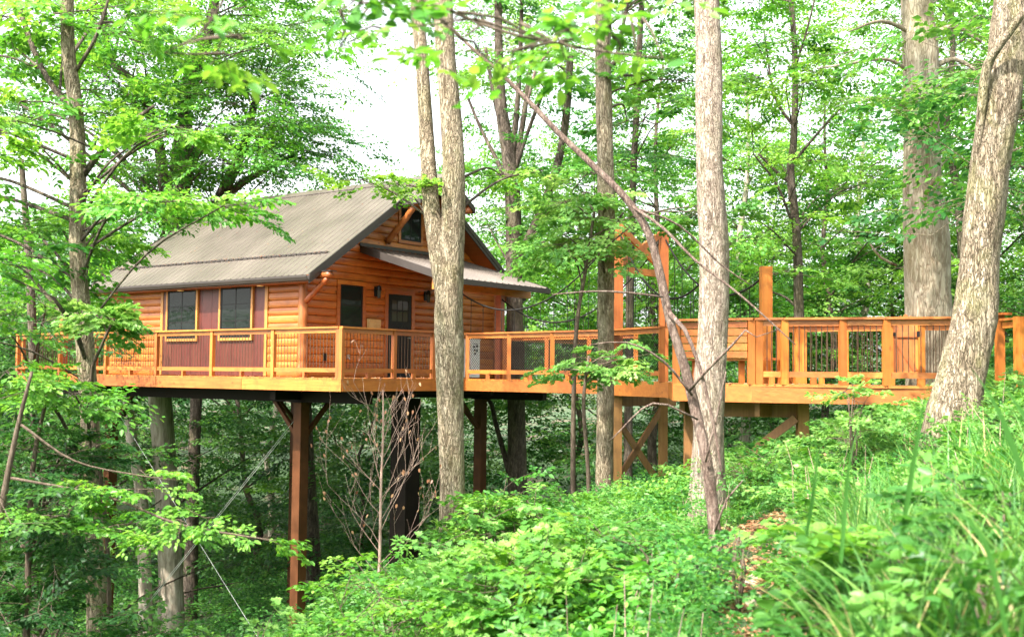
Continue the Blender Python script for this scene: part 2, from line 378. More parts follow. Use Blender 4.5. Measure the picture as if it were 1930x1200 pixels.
# ------------------------------------------------------------------ ground
GP = np.array([(0,0,-1.7),(4,0,-.9),(-5,0,-3.4),(9,0,.5),(-12,0,-6),(1.5,6,-1.75),(4.2,7,-1.15),(8,8,.1),(-3,8,-3.3),(-9,9,-6),
  (5.6,14,-.55),(9,16,.15),(2.5,13.5,-2.0),(-.9,16,-3.1),(-5,15,-5.6),(-12,16,-8),(6.3,18,-.75),(4.2,19.5,-1.7),(12,18,.9),(2.4,23.3,-2.75),(-1,23,-4.6),(-4.9,25.5,-7.1),
  (-10.8,30,-8.2),(-.9,29.5,-5.0),(7,28,-2.0),(14,30,-.3),(-20,25,-10),(-20,45,-9),(-5,45,-8),(8,45,-4.5),(22,45,-1),(0,70,-6),(-40,70,-5),(40,70,1),(-60,20,-8),(60,20,6),(0,-30,-1),(-50,-30,-5),(50,-30,5)], float)
def _tk(d): return np.where(d > 0, d * d * np.log(d + 1e-9), 0)
def _fit():
    n = len(GP); d = np.linalg.norm(GP[:, None, :2] - GP[None, :, :2], axis=2)
    A = np.zeros((n + 3, n + 3)); A[:n, :n] = _tk(d) + np.eye(n) * 2.0; A[:n, n] = 1; A[:n, n+1:] = GP[:, :2]; A[n, :n] = 1; A[n+1:, :n] = GP[:, :2].T
    return np.linalg.solve(A, np.concatenate([GP[:, 2], [0, 0, 0]]))
_w = _fit()
def gz(x, y):
    x = np.atleast_1d(np.asarray(x, float)); y = np.atleast_1d(np.asarray(y, float)); sh = x.shape; x = x.ravel(); y = y.ravel()
    xx = np.clip(x, -60, 60); yy = np.clip(y, -30, 75)
    d = np.sqrt((xx[:, None] - GP[None, :, 0])**2 + (yy[:, None] - GP[None, :, 1])**2)
    z = _tk(d) @ _w[:-3] + _w[-3] + _w[-2] * xx + _w[-1] * yy
    z += 0.06 * np.sin(x * 1.9 + 0.7 * y) + 0.05 * np.sin(y * 2.3 - x) + .03 * np.sin(5.1 * x) * np.sin(4.3 * y)
    return z.reshape(sh)
def gz1(x, y): return float(gz(x, y)[0])
_gx = np.concatenate([np.linspace(-900, -62, 14), np.linspace(-60, -15, 46), np.linspace(-14.6, 15, 75), np.linspace(16, 60, 45), np.linspace(70, 900, 14)])
_gy = np.concatenate([np.linspace(-400, -35, 8), np.linspace(-30, -2, 15), np.linspace(-1.5, 34, 90), np.linspace(35, 75, 41), np.linspace(85, 1200, 16)])
GX, GY = np.meshgrid(_gx, _gy); GZ = gz(GX, GY)
nx, ny = len(_gx), len(_gy)
ii, jj = np.meshgrid(np.arange(nx - 1), np.arange(ny - 1)); q = (jj * nx + ii).ravel()
lp = np.stack([q, q + 1, q + nx + 1, q + nx], 1).ravel()
g = mesh_np('ground', np.stack([GX.ravel(), GY.ravel(), GZ.ravel()], 1), lp, np.arange(len(q)) * 4, np.full(len(q), 4), M['ground'], None, True)
tag(g, kind='structure')

# ------------------------------------------------------------------ CABIN AND DECK (local x along the short side, y along the long side)
C0 = W(643, 712.5, 22.95)
ZD = C0[2]
RZ = math.radians(52.8)
Rv = np.array([math.cos(RZ), math.sin(RZ), 0]); Lv = np.array([-math.sin(RZ), math.cos(RZ), 0])
def loc2w(x, y, z=0): return np.array(C0) + Rv * x + Lv * y + np.array([0, 0, z])
CX0, CX1, CY0, CY1 = 1.2, 8.3, 2.5, 10.1      # cabin walls
XM = (CX0 + CX1) / 2
PITCHR = 0.693; EAVE_O = 0.44; GO = 0.665
APEX = 5.05
def roofz(x): return APEX - PITCHR * abs(x - XM)      # top surface
house = thing('cabin', 'log sided cabin with brown metal roof standing on the raised deck', 'cabin', tuple(C0), RZ)

def siding_wall(axis, fixed, outward, a0, a1, z0, z1, limit=None, course=0.178, bulge=0.035):
    """half-round log courses; axis 'x' or 'y' is the run; limit(zmid)->(a0,a1)"""
    mb = MB(); z = z0; nseg = 5
    while z < z1 - 0.01:
        zt = min(z + course, z1)
        A0b, A1b = (a0, a1) if limit is None else limit(z)
        A0t, A1t = (a0, a1) if limit is None else limit(zt)
        if A1b - A0b < 0.05: break
        # break each course in boards
        cuts = [0.0]; 
        while cuts[-1] < 1: cuts.append(min(1, cuts[-1] + random.uniform(2.4, 4.2) / max(.1, A1b - A0b)))
        for c0, c1 in zip(cuts[:-1], cuts[1:]):
            if c1 - c0 < .02: continue
            prof = []
            for k in range(nseg + 1):
                t = k / nseg; th = math.pi * t
                prof.append((z + (zt - z) * (0.5 - 0.5 * math.cos(th)), bulge * (math.sin(th) ** .7 if 0 < k < nseg else 0)))
            vs = []
            for zz, o in prof:
                f = (zz - z) / max(zt - z, 1e-6); l = A0b + (A0t - A0b) * f; r_ = A1b + (A1t - A1b) * f
                s0, s1 = l + (r_ - l) * c0 + .0015, l + (r_ - l) * c1 - .0015
                for s in (s0, s1):
                    vs.append((s, fixed + outward * o, zz) if axis == 'x' else (fixed + outward * o, s, zz))
            fs = []
            for k in range(nseg):
                f4 = (2*k, 2*k+1, 2*k+3, 2*k+2)
                if (axis == 'x') == (outward > 0): f4 = f4[::-1]
                fs.append(f4)
            mb.add(vs, fs)
        z = zt
    return mb
FZ = 0.0
# front gable wall (y = CY0, faces -y) and its twin at the back
lim = lambda z: (CX0, CX1) if z < roofz(CX0) - .12 else (XM - max(0, (APEX - .16 - z) / PITCHR), XM + max(0, (APEX - .16 - z) / PITCHR))
o = siding_wall('x', CY0, -1, CX0, CX1, FZ, APEX - .2, lim).build('wall', M['siding'], house); o['label'] = 'gable wall with the door, orange half-log siding'
siding_wall('x', CY1, 1, CX0, CX1, FZ, APEX - .2, lim).build('wall', M['siding'], house)
o = siding_wall('y', CX0, -1, CY0, CY1, FZ, 2.42).build('wall', M['siding_y'], house); o['label'] = 'long side wall with the maroon panel'
siding_wall('y', CX1, 1, CY0, CY1, FZ, 2.42).build('wall', M['siding_y'], house)
mb = MB()   # inner shell so the cabin is solid
mb.add([(CX0+.01, CY0+.01, 0), (CX1-.01, CY0+.01, 0), (CX1-.01, CY0+.01, 2.4), (XM, CY0+.01, APEX-.2), (CX0+.01, CY0+.01, 2.4),
        (CX0+.01, CY1-.01, 0), (CX1-.01, CY1-.01, 0), (CX1-.01, CY1-.01, 2.4), (XM, CY1-.01, APEX-.2), (CX0+.01, CY1-.01, 2.4)],
       [(0,1,2,3,4), (9,8,7,6,5), (0,5,6,1), (1,6,7,2), (2,7,8,3), (3,8,9,4), (4,9,5,0)])
mb.build('wall_core', M['soffit'], house)

# main roof: ribbed sheet each side, trims, ridge cap
RY0, RY1 = CY0 - GO, CY1 + 0.5
HX = 1.02; HOOD = 1.27              # hay hood half width and reach
def roof_slope(sgn, name):
    mb = MB(); xe = XM + sgn * (XM - CX0 + EAVE_O)
    def sheet(xa, xb, ya, yb):
        y = ya; prof = []
        while y < yb - 1e-6:
            for dy, h in ((0, 0), (.010, .015), (.034, .015), (.044, 0)): 
                if y + dy <= yb: prof.append((y + dy, h))
            y += 0.225
        prof.append((yb, 0))
        vs = []
        for yy, h in prof:
            for xx in (xa, xb): vs.append((xx, yy, roofz(xx) + h))
        k = len(prof)
        fs = [(2*i, 2*i+1, 2*i+3, 2*i+2) if sgn > 0 else (2*i, 2*i+2, 2*i+3, 2*i+1) for i in range(k-1)]
        mb.add(vs, fs)
    sheet(XM, xe, RY0, RY1)
    sheet(XM, XM + sgn * HX, CY0 - HOOD, RY0 - .002)
    return mb.build(name, M['roof'], house)
for s in (-1, 1): roof_slope(s, 'roof')
th = .13
for s in (-1, 1):
    xe = XM + s * (XM - CX0 + EAVE_O)
    # fascia body beneath the sheet
    mb = MB()
    def prism(xa, xb, ya, yb, t0, t1):
        mb.add([(xa, ya, roofz(xa)-t0), (xb, ya, roofz(xb)-t0), (xb, ya, roofz(xb)-t1), (xa, ya, roofz(xa)-t1),
                (xa, yb, roofz(xa)-t0), (xb, yb, roofz(xb)-t0), (xb, yb, roofz(xb)-t1), (xa, yb, roofz(xa)-t1)],
               [(0,1,2,3), (7,6,5,4), (0,4,5,1), (1,5,6,2), (2,6,7,3), (3,7,4,0)])
    prism(XM, xe, RY0 + .03, RY1 - .03, .012, th)
    prism(XM, XM + s * (HX - .03), CY0 - HOOD + .03, RY0 + .02, .014, th - .01)
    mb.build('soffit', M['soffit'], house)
    mb = MB()
    prism(XM, xe, RY0 - .012, RY0 + .028, -.03, .10); prism(XM, xe, RY0 + .004, RY0 + .036, .098, .20); mb.build('rake_trim', M['rooftrim'], house); mb = MB()
    prism(XM, xe, RY1 - .028, RY1 + .012, -.03, .18); mb.build('rake_trim', M['rooftrim'], house); mb = MB()
    prism(XM, XM + s * HX, CY0 - HOOD - .012, CY0 - HOOD + .028, -.03, .12)
    prism(XM + s * HX, XM + s * (HX + .03), CY0 - HOOD - .012, RY0 - .014, -.03, .12)
    mb.build('rake_trim', M['rooftrim'], house)
    # gutter along the eave
    z = roofz(xe); mb = MB(); g0, g1 = xe + s * .005, xe + s * .11
    pr = [(g0, z - .02), (g0, z - .13), (xe + s * .08, z - .13), (g1, z - .06), (g1, z - .015), (xe + s * .10, z - .015), (xe + s * .095, z - .055), (xe + s * .07, z - .12), (xe + s * .015, z - .12), (xe + s * .015, z - .02)]
    vs = [(a, RY0 - .01, b_) for a, b_ in pr] + [(a, RY1 + .01, b_) for a, b_ in pr]; k = len(pr)
    mb.add(vs, [(i, (i+1) % k, k + (i+1) % k, k + i) for i in range(k)] + [tuple(range(k)), tuple(range(2*k-1, k-1, -1))])
    mb.build('gutter', M['rooftrim'], house)
mb = MB()
for s in (-1, 1):
    for ya, yb in ((CY0 - HOOD - .015, RY1 + .015),):
        mb.add([(XM, ya, APEX+.045), (XM + s*.17, ya, roofz(XM+.17)+.04), (XM + s*.17, yb, roofz(XM+.17)+.04), (XM, yb, APEX+.045),
                (XM + s*.17, ya, roofz(XM+.17)+.022), (XM + s*.17, yb, roofz(XM+.17)+.022)], [(0,1,2,3) if s < 0 else (3,2,1,0), (1,4,5,2)])
mb.build('ridge_cap', M['roof'], house)
mb = MB(); xg = CX0 + .35
for k in range(int((RY1 - RY0 - .5) / .175)):
    y = RY0 + .30 + k * .175; mb.box(xg, xg + .035, y, y + .13, roofz(xg) + .024, roofz(xg) + .065)
mb.bar((xg + .017, RY0 + .25, roofz(xg) + .05), (xg + .017, RY1 - .2, roofz(xg) + .05), .018, .018)
mb.build('snow_guard', M['rooftrim'], house)
# soffit under the eave and recessed lights
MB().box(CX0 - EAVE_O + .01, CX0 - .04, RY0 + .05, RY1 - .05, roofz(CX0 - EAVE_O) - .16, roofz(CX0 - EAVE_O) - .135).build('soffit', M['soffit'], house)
for px in (505, 352, 230):
    r_ = (px - 965) / F; yy = (-4.63 - 25.0 * r_) / (.7965 + .6046 * r_) + CY0
    mb = MB(); z = roofz(CX0 - EAVE_O) - .162
    mb.tube([(CX0 - .22, yy, z), (CX0 - .22, yy, z - .02)], [.085, .07], 16); mb.build('eave_light', M['can'], house)

# corner log posts and braces
def knobby(p, q, r, seed, n=14, step=.10):
    p, q = np.array(p, float), np.array(q, float); L = np.linalg.norm(q - p); k = max(3, int(L / step)); r2 = np.random.default_rng(seed)
    pts = [p + (q - p) * i / k + r2.normal(0, .006, 3) for i in range(k + 1)]
    rad = [r * (1 + .22 * max(0, r2.normal(0, .6)) * (r2.random() < .3)) * (1.12 - .16 * i / k) for i in range(k + 1)]
    return MB().tube(pts, rad, n, .09, True, seed)
knobby((CX0 - .02, CY0 - .02, 0), (CX0 - .02, CY0 - .02, 2.38), .105, 3).build('corner_log', M['log'], house, True)
knobby((CX1, CY0 - .02, 0), (CX1, CY0 - .02, 2.38), .105, 4).build('corner_log', M['log'], house, True)
knobby((CX0 - .02, CY0 - .10, 1.72), (CX0 - .02, CY0 - .80, 2.24), .06, 5).build('log_brace', M['log'], house, True)
knobby((CX0 - .02, CY0 + .1, 2.30), (CX0 - .02, CY0 - .92, 2.30), .075, 6).build('eave_log', M['log'], house, True)
MB().box(CX0 - .11, CX0 + .09, CY0 - .97, CY0 - .69, 2.374, 2.39).build('flashing_cap', M['rooftrim'], house)
for s in (-1, 1):
    x = XM + s * .88
    knobby((x, CY0 - .06, 3.36), (x, CY0 - .93, 4.16), .075, 8 + s).build('log_brace', M['log'], house, True)
    knobby((x, CY0 + .1, 4.27), (x, CY0 - 1.24, 4.27), .095, 12 + s).build('purlin_log', M['log'], house, True)
knobby((XM, CY0 + .1, 4.80), (XM, CY0 - 1.2, 4.80), .08, 17).build('purlin_log', M['log'], house, True)

# windows: generic on a wall. axis x -> wall y=CY0 facing -y ; axis y -> wall x=CX0 facing -x
def window(axis, a0, a1, z0, z1, trim=.09, mull=(), hbar=(), fmat=None):
    fx = CY0 if axis == 'x' else CX0 - .042
    def bx(mb, a, b, d0, d1, c, d):
        if axis == 'x': mb.box(a, b, fx - d1, fx - d0, c, d)
        else: mb.box(fx - d1, fx - d0, a, b, c, d)
    t = MB()
    bx(t, a0 - trim, a1 + trim, .0, .062, z1, z1 + trim); bx(t, a0 - trim, a1 + trim, .0, .062, z0 - trim, z0)
    bx(t, a0 - trim, a0, .0, .06, z0, z1); bx(t, a1, a1 + trim, .0, .06, z0, z1)
    w_ = t.build('window', fmat or M['trim'], house)
    f = MB(); b_ = .045
    bx(f, a0 + .001, a1 - .001, .01, .055, z1 - b_, z1 - .001); bx(f, a0 + .001, a1 - .001, .01, .055, z0 + .001, z0 + b_)
    bx(f, a0 + .001, a0 + b_, .01, .052, z0 + b_, z1 - b_); bx(f, a1 - b_, a1 - .001, .01, .052, z0 + b_, z1 - b_)
    for mm in mull: bx(f, mm - .014, mm + .014, .012, .047, z0 + b_, z1 - b_)
    for hh in hbar: bx(f, a0 + b_, a1 - b_, .013, .045, hh - .011, hh + .011)
    f.build('window_frame', M['black'], w_)
    p = MB(); bx(p, a0 + .02, a1 - .02, .0, .042, z0 + .02, z1 - .02); p.build('pane', M['glass'], w_)
    return w_
# long wall maroon panel with battens
Y0m, Y1m = CY0 + 1.27, CY0 + 5.2
mp = MB()
edges = [Y0m + i * (Y1m - Y0m) / 10 for i in range(11)]
for a, b_ in zip(edges[:-1], edges[1:]): mp.box(CX0 - .045, CX0, a + .004, b_ - .004, .02, 2.36)
mpo = mp.build('board_panel', M['maroon'], house)
for e in (Y0m - .05, Y1m + .05): MB().box(CX0 - .058, CX0 - .001, e - .05, e + .05, .02, 2.36).build('panel_trim', M['trim'], house)
for a, b_ in ((CY0 + 1.72, CY0 + 2.85), (CY0 + 3.80, CY0 + 4.95)):
    mid = (a + b_) / 2
    window('y', a, b_, .92, 2.14, .065, (mid,), (1.33, 1.73))
# gable wall openings
window('x', CX0 + 1.10, CX0 + 1.85, 1.20, 2.20, .10, (), (1.72,), M['siding'])
window('x', XM - .40, XM + .36, 3.46, 4.27, .08, (XM - .02,), (), M['siding'])
# door
DX0, DX1 = CX0 + 2.74, CX0 + 3.60
dt = MB(); dt.box(DX0 - .11, DX0, CY0 - .06, CY0, 0, 2.08); dt.box(DX1, DX1 + .11, CY0 - .06, CY0, 0, 2.08); dt.box(DX0 - .11, DX1 + .11, CY0 - .062, CY0, 2.08, 2.19)
dt.build('door_frame', M['siding'], house)
d = MB(); y1, y0 = CY0 - .012, CY0 - .050
d.box(DX0 + .003, DX1 - .003, y0 + .012, y1, .02, 2.075)
for a, b_, c, e in ((DX0+.003, DX0+.13, .02, 2.075), (DX1-.13, DX1-.003, .02, 2.075), (DX0+.13, DX1-.13, 1.93, 2.075), (DX0+.13, DX1-.13, .02, .24), (DX0+.13, DX1-.13, 1.28, 1.40), (DX0+.40, DX0+.46, .24, 1.28), (DX0+.13, DX1-.13, 1.655, 1.68)):
    d.box(a, b_, y0, y0 + .0125, c, e)
for k in (1, 2): d.box(DX0 + .13 + k * .2 - .012, DX0 + .13 + k * .2 + .012, y0 + .001, y0 + .0125, 1.40, 1.93)
door = d.build('door', M['black'], house)
for i in range(3):
    for j in range(2):
        MB().box(DX0 + .145 + i * .2, DX0 + .145 + i * .2 + .172, y0 + .006, y0 + .0118, (1.41, 1.69)[j], (1.65, 1.92)[j]).build('pane', M['clearglass'], door)
h = MB(); h.tube([(DX1 - .07, y0 - .004, 1.0), (DX1 - .07, y0 - .05, 1.0)], .012, 8); h.tube([(DX1 - .07, y0 - .05, 1.0), (DX1 - .19, y0 - .05, 1.0)], .011, 8); h.build('handle', M['wire'], door)
MB().box(DX0 - .05, DX1 + .05, CY0 - .45, CY0 - .07, .004, .02).build('door_mat', M['black'], house)
# wall lanterns
for x in (CX0 + 2.30, CX0 + 4.12):
    l = MB(); l.box(x - .05, x + .05, CY0 - .055, CY0 - .03, 1.98, 2.22); l.bar((x, CY0 - .05, 2.17), (x, CY0 - .15, 2.20), .02, .02)
    l.tube([(x, CY0 - .15, 2.25), (x, CY0 - .15, 2.22), (x, CY0 - .15, 2.13)], [.02, .055, .07], 12)
    lm = l.build('wall_lantern', M['black'], house)
    MB().tube([(x, CY0 - .15, 2.13), (x, CY0 - .15, 1.94)], [.05, .042], 12).build('lantern_glass', M['clearglass'], lm)
MB().box(CX0 + .60, CX0 + .69, CY0 - .075, CY0 - .03, .38, .56).build('outlet_box', M['black'], house)
f_ = MB(); f_.tube([(CX0 + 1.35, CY0 - .03, .47), (CX0 + 1.35, CY0 - .12, .47), (CX0 + 1.35, CY0 - .16, .42)], .016, 8); f_.tube([(CX0 + 1.35, CY0 - .10, .50), (CX0 + 1.35, CY0 - .12, .53)], .035, 10)
f_.build('hose_tap', M['wire'], house)
MB().box(CX0 + 2.02, CX0 + 2.42, CY0 - .12, CY0 - .035, 1.18, 1.42).build('mail_box', M['pale'], house)

# porch roof over the door
PX0, PX1, PY1 = CX0 + 1.75, CX0 + 5.40, CY0 - 2.98
zt, zb = 3.16, 2.27
def pz(y): return zt + (zb - zt) * (CY0 - y) / 2.98
mb = MB(); prof = []; x = PX0
while x < PX1 - 1e-6:
    for dx, hgt in ((0, 0), (.006, .022), (.03, .022), (.036, 0)): prof.append((min(x + dx, PX1), hgt))
    x += .225
prof.append((PX1, 0)); vs = []
for xx, hh in prof:
    for yy in (CY0 - .01, PY1): vs.append((xx, yy, pz(yy) + hh))
mb.add(vs, [(2*i, 2*i+1, 2*i+3, 2*i+2) for i in range(len(prof)-1)]); mb.build('porch_roof', M['roof'], house)
def pslab(mb, xa, xb, ya, yb, t0, t1):
    mb.add([(xa, ya, pz(ya)-t0), (xb, ya, pz(ya)-t0), (xb, ya, pz(ya)-t1), (xa, ya, pz(ya)-t1), (xa, yb, pz(yb)-t0), (xb, yb, pz(yb)-t0), (xb, yb, pz(yb)-t1), (xa, yb, pz(yb)-t1)],
           [(0,1,2,3), (7,6,5,4), (0,4,5,1), (1,5,6,2), (2,6,7,3), (3,7,4,0)])
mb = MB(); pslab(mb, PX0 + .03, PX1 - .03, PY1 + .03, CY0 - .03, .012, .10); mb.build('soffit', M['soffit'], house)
mb = MB(); pslab(mb, PX0 - .02, PX0 + .02, PY1 - .01, CY0 - .04, -.035, .14); pslab(mb, PX1 - .02, PX1 + .02, PY1 - .01, CY0 - .04, -.035, .14)
mb.box(PX0 - .02, PX1 + .02, CY0 - .055, CY0 - .03, zt + .01, zt + .09); mb.build('porch_trim', M['rooftrim'], house)
MB().box(PX0 - .02, PX1 + .02, PY1 - .10, PY1 - .012, zb - .13, zb - .01).build('gutter', M['rooftrim'], house)
BX0, BX1 = 3.93, 5.50     # bridge mouth
MB().box(PX0 + .1, PX1 + .1, .10, .24, 2.05, 2.28).build('porch_beam', M['wood_x'], house)
for x in (BX0 - .02, BX1 + .02): MB().box(x - .08, x + .08, .09, .25, 0, 2.049).build('porch_post', M['log'], house)

# ---- deck
deck = thing('raised_deck', 'raised timber deck around the cabin on rust brown steel posts', 'deck', tuple(C0), RZ)
DXE, DYE = 9.4, 12.6
mb = MB(); y = 0
while y < DYE: mb.box(0, DXE, y, min(y + .137, DYE), -.035, 0); y += .142
mb.build('deck_board', M['wood_x'], deck)
def fascia(p, q, name='fascia', z0=-.275, z1=-.037, t=.04, axis='x', par=deck):
    mb = MB(); p, q = np.array(p, float), np.array(q, float); L = np.linalg.norm(q - p); n = max(1, round(L / 3.6))
    for i in range(n):
        a = p + (q - p) * (i / n + .0006); b = p + (q - p) * ((i + 1) / n - .0006)
        mb.bar((a[0], a[1], (z0 + z1) / 2), (b[0], b[1], (z0 + z1) / 2), t, z1 - z0)
    return mb.build(name, M['gold_' + axis], par)
fascia((.02, .0), (.02, DYE), axis='y'); fascia((0.041, .02), (DXE - .041, .02), axis='x'); fascia((DXE - .02, 0), (DXE - .02, DYE), axis='y'); fascia((.041, DYE - .02), (DXE - .041, DYE - .02), axis='x')
# underside steel
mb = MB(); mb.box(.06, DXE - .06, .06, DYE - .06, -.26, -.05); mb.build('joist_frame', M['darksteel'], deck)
mb = MB()
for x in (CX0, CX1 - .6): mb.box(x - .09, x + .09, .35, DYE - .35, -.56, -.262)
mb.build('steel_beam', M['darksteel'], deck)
mb = MB()
for y in (CY0, CY1 - .15): mb.box(.35, DXE - .35, y - .09, y + .09, -.50, -.263)
mb.build('steel_beam', M['darksteel'], deck)
mb = MB()
for x in (2.6, 4.0, 5.4, 6.8): mb.box(x - .06, x + .06, .3, DYE - .3, -.40, -.264)
mb.build('steel_joist', M['darksteel'], deck)
def knee(p, q): return MB().bar(p, q, .09, .09).build('knee_brace', M['steel'], deck)
for (x, y) in ((CX0, CY0), (CX0, CY1 - .2), (CX1 - .6, CY0), (CX1 - .6, CY1 - .2)):
    wx = loc2w(x, y); zg = gz1(wx[0], wx[1]) - ZD - .4
    MB().box(x - .125, x + .125, y - .125, y + .125, zg, -.57).build('steel_post', M['steel'], deck)
    MB().box(x - .2, x + .2, y - .2, y + .2, -.569, -.561).build('cap_plate', M['darksteel'], deck)
    sy = 1 if y < 6 else -1; sx = 1 if x < 5 else -1
    knee((x, y + sy * .11, -1.35), (x, y + sy * .92, -.52)); knee((x + sx * .11, y, -1.35), (x + sx * .92, y, -.52))
wx = loc2w(4.7, CY0); zg = gz1(wx[0], wx[1]) - ZD - .4
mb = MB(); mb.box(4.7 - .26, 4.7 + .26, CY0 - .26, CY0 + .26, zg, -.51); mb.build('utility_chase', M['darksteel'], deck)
def rod(p, q, r=.006): return MB().tube([p, q], r, 6).build('tension_rod', M['wire'], deck)
rod((CX0 - .14, CY1 - .35, -.7), (CX0 - .14, CY0 + .1, -6.9)); rod((CX0 - .14, CY0 + .1, -1.0), (CX0 - .14, CY1 - .35, -7.4)); rod((CX0 - .10, CY0 + .35, -1.25), (CX0 - .10, CY1 - .15, -7.6), .008)

RAILH = 1.07
def railing(par, pts, z=0, net=False, baluster_budget=None, posts=None, axis='x', postr=.045, capw=.14, mat_='wood_', closed_bays=()):
    """railing bays along the posts pts (list of (x,y)) in the thing's local frame"""
    pts = [np.array(p, float) for p in pts]
    for p in pts: MB().box(p[0]-postr, p[0]+postr, p[1]-postr, p[1]+postr, z - .0, z + RAILH - .036).build('rail_post', M['gold_z'], par)
    for bi, (a, b) in enumerate(zip(pts[:-1], pts[1:])):
        d = (b - a) / np.linalg.norm(b - a); L = np.linalg.norm(b - a); A = a + d * postr; B = b - d * postr
        cap = MB().bar((*(a - d * (postr if bi == 0 else 0)), z + RAILH - .018), (*(b + d * (postr if bi == len(pts) - 2 else -.002)), z + RAILH - .018), capw, .035).build('top_rail', M['gold_' + axis], par)
        if bi in closed_bays: continue
        MB().bar((*A, z + RAILH - .085), (*B, z + RAILH - .085), .04, .09).build('sub_rail', M['wood_' + axis], par)
        MB().bar((*A, z + .165), (*B, z + .165), .045, .09).build('bottom_rail', M['gold_' + axis], par)
        mid = (A + B) / 2; MB().box(mid[0]-.045, mid[0]+.045, mid[1]-.03, mid[1]+.03, z, z + .119).build('rail_block', M['gold_z'], par)
        if net:
            mb = MB(); s = .07; Hh = RAILH - .13 - .21; n = int((B - A) @ d / s)
            k = -int(Hh / s)
            while k < n:
                for sg in (1, -1):
                    x0, x1 = k * s, k * s + Hh; z0, z1 = 0, Hh
                    if x0 < 0: z0 = -x0; x0 = 0
                    LL = (B - A) @ d
                    if x1 > LL: z1 = Hh - (x1 - LL); x1 = LL
                    if z1 - z0 > .03:
                        za, zb_ = (z0, z1) if sg > 0 else (Hh - z0, Hh - z1)
                        p = A + d * x0; q_ = A + d * x1; mb.bar((*p, z + .21 + za), (*q_, z + .21 + zb_), .005, .005, (d[1], -d[0], 0))
                k += 1
            mb.build('net_panel', M['rope'], par)
        else:
            n = max(2, round(L / .105)); mb2 = MB()
            for i in range(1, n):
                p = A + (B - A) * i / n
                if baluster_budget[0] > 0:
                    baluster_budget[0] -= 1
                    MB().tube([(*p, z + .19), (*p, z + RAILH - .10)], .0075, 6, cap=False).build('baluster', M['bar'], cap)
                else: mb2.tube([(*p, z + .19), (*p, z + RAILH - .10)], .0075, 5, cap=False)
            if mb2.V: tag(mb2.build('balusters_far', M['bar'], par), kind='stuff')
bud = [98]
railing(deck, [(.05, .05), (1.62, .05), (2.9, .05), (BX0 - .05, .05)], baluster_budget=bud, axis='x')
railing(deck, [(.05, .05 + 2.1 * i) if i else (.05, .142) for i in range(0, 7)], baluster_budget=bud, axis='y')
railing(deck, [(.142, DYE - .05)] + [(.05 + 2.33 * i, DYE - .05) for i in range(1, 5)], baluster_budget=bud, axis='x')
railing(deck, [(BX1 + .06, .05), (7.4, .05), (DXE - .05, .05)], baluster_budget=bud, axis='x')
wx = (1.0, DYE - .6)
MB().box(wx[0] - .09, wx[0] + .09, wx[1] - .09, wx[1] + .09, 0, 1.75).build('corner_post', M['log'], deck)

# cooler by the door
cl = thing('white_storage_box', 'white box with dark printed figures beside the cabin door', 'storage box', tuple(loc2w(CX0 + 5.55, CY0 - .55, 0)), RZ)
mb = MB(); mb.box(-.18, .18, -.02, .35, .03, 1.0); mb.build('body', M['white'], cl)
mb = MB(); mb.box(-.19, .19, -.03, .36, 1.002, 1.04); mb.build('lid', M['white'], cl)
mb = MB()
for k, (a, b_, c, e) in enumerate(((-.10, -.02, .80, .86), (.01, .10, .82, .88), (-.08, .0, .72, .77), (.03, .09, .70, .78), (-.1, .1, .9, .915), (-.05, .02, .62, .68))):
    mb.box(a, b_, -.0215, -.0205, c, e)
mb.build('printed_figures', M['black'], cl)

# ------------------------------------------------------------------ SUSPENSION BRIDGE AND LANDING (world coordinates, base at deck level)
def at(px, D):                       # point at deck level height above/below the column px
    p = W(px, 712, D); return np.array([p[0], p[1]])
P0 = loc2w(BX0, 0)[:2]; P0f = loc2w(BX1, 0)[:2]
P1 = at(1133, 23.3); P2 = at(1259, 21.2); P3 = at(1268, 18.65); P4 = at(1417, 18.0); P5 = at(1673, 17.3); P6 = at(1805, 17.0)
P1f = P1 + (P0f - P0) * .98
F2 = at(1440, 20.6); F3 = at(1508, 20.2); F4 = at(1683, 19.2); F5 = at(1738, 19.0); F6 = at(1840, 18.7)
br = thing('suspension_bridge', 'netted timber footbridge hung on black ropes between cabin and landing', 'bridge', (P0[0], P0[1], ZD), 0)
bo = np.array([P0[0], P0[1]])
n_ = int(np.linalg.norm(P1 - P0) / .142); mb = MB(); dirb = (P1 - P0) / np.linalg.norm(P1 - P0)
for i in range(n_):
    a = P0 + (P1 - P0) * (i + .03) / n_ - bo; b_ = P0 + (P1 - P0) * (i + .97) / n_ - bo; c = P0f + (P1f - P0f) * (i + .97) / n_ - bo; d_ = P0f + (P1f - P0f) * (i + .03) / n_ - bo
    mb.add([(*a, -.035), (*b_, -.035), (*c, -.035), (*d_, -.035), (*a, 0), (*b_, 0), (*c, 0), (*d_, 0)], [(3,2,1,0), (4,5,6,7), (0,1,5,4), (1,2,6,5), (2,3,7,6), (3,0,4,7)])
mb.build('deck_board', M['gold_x'], br)
for (a, b_) in ((P0, P1), (P0f, P1f)):
    a, b_ = a - bo, b_ - bo
    mb = MB(); mb.bar((*(a + dirb * .02), -.155), (*b_, -.155), .05, .235); mb.build('side_beam', M['gold_x'], br)
def lerp(a, b, t): return a + (b - a) * t
ins = (P0f - P0) / np.linalg.norm(P0f - P0) * .05
railing(br, [lerp(P0, P1, t) - bo + ins for t in (.02, .345, .66, .985)], net=True, axis='x')
railing(br, [lerp(P0f, P1f, t) - bo - ins for t in (.02, .345, .66, .985)], net=True, axis='x')
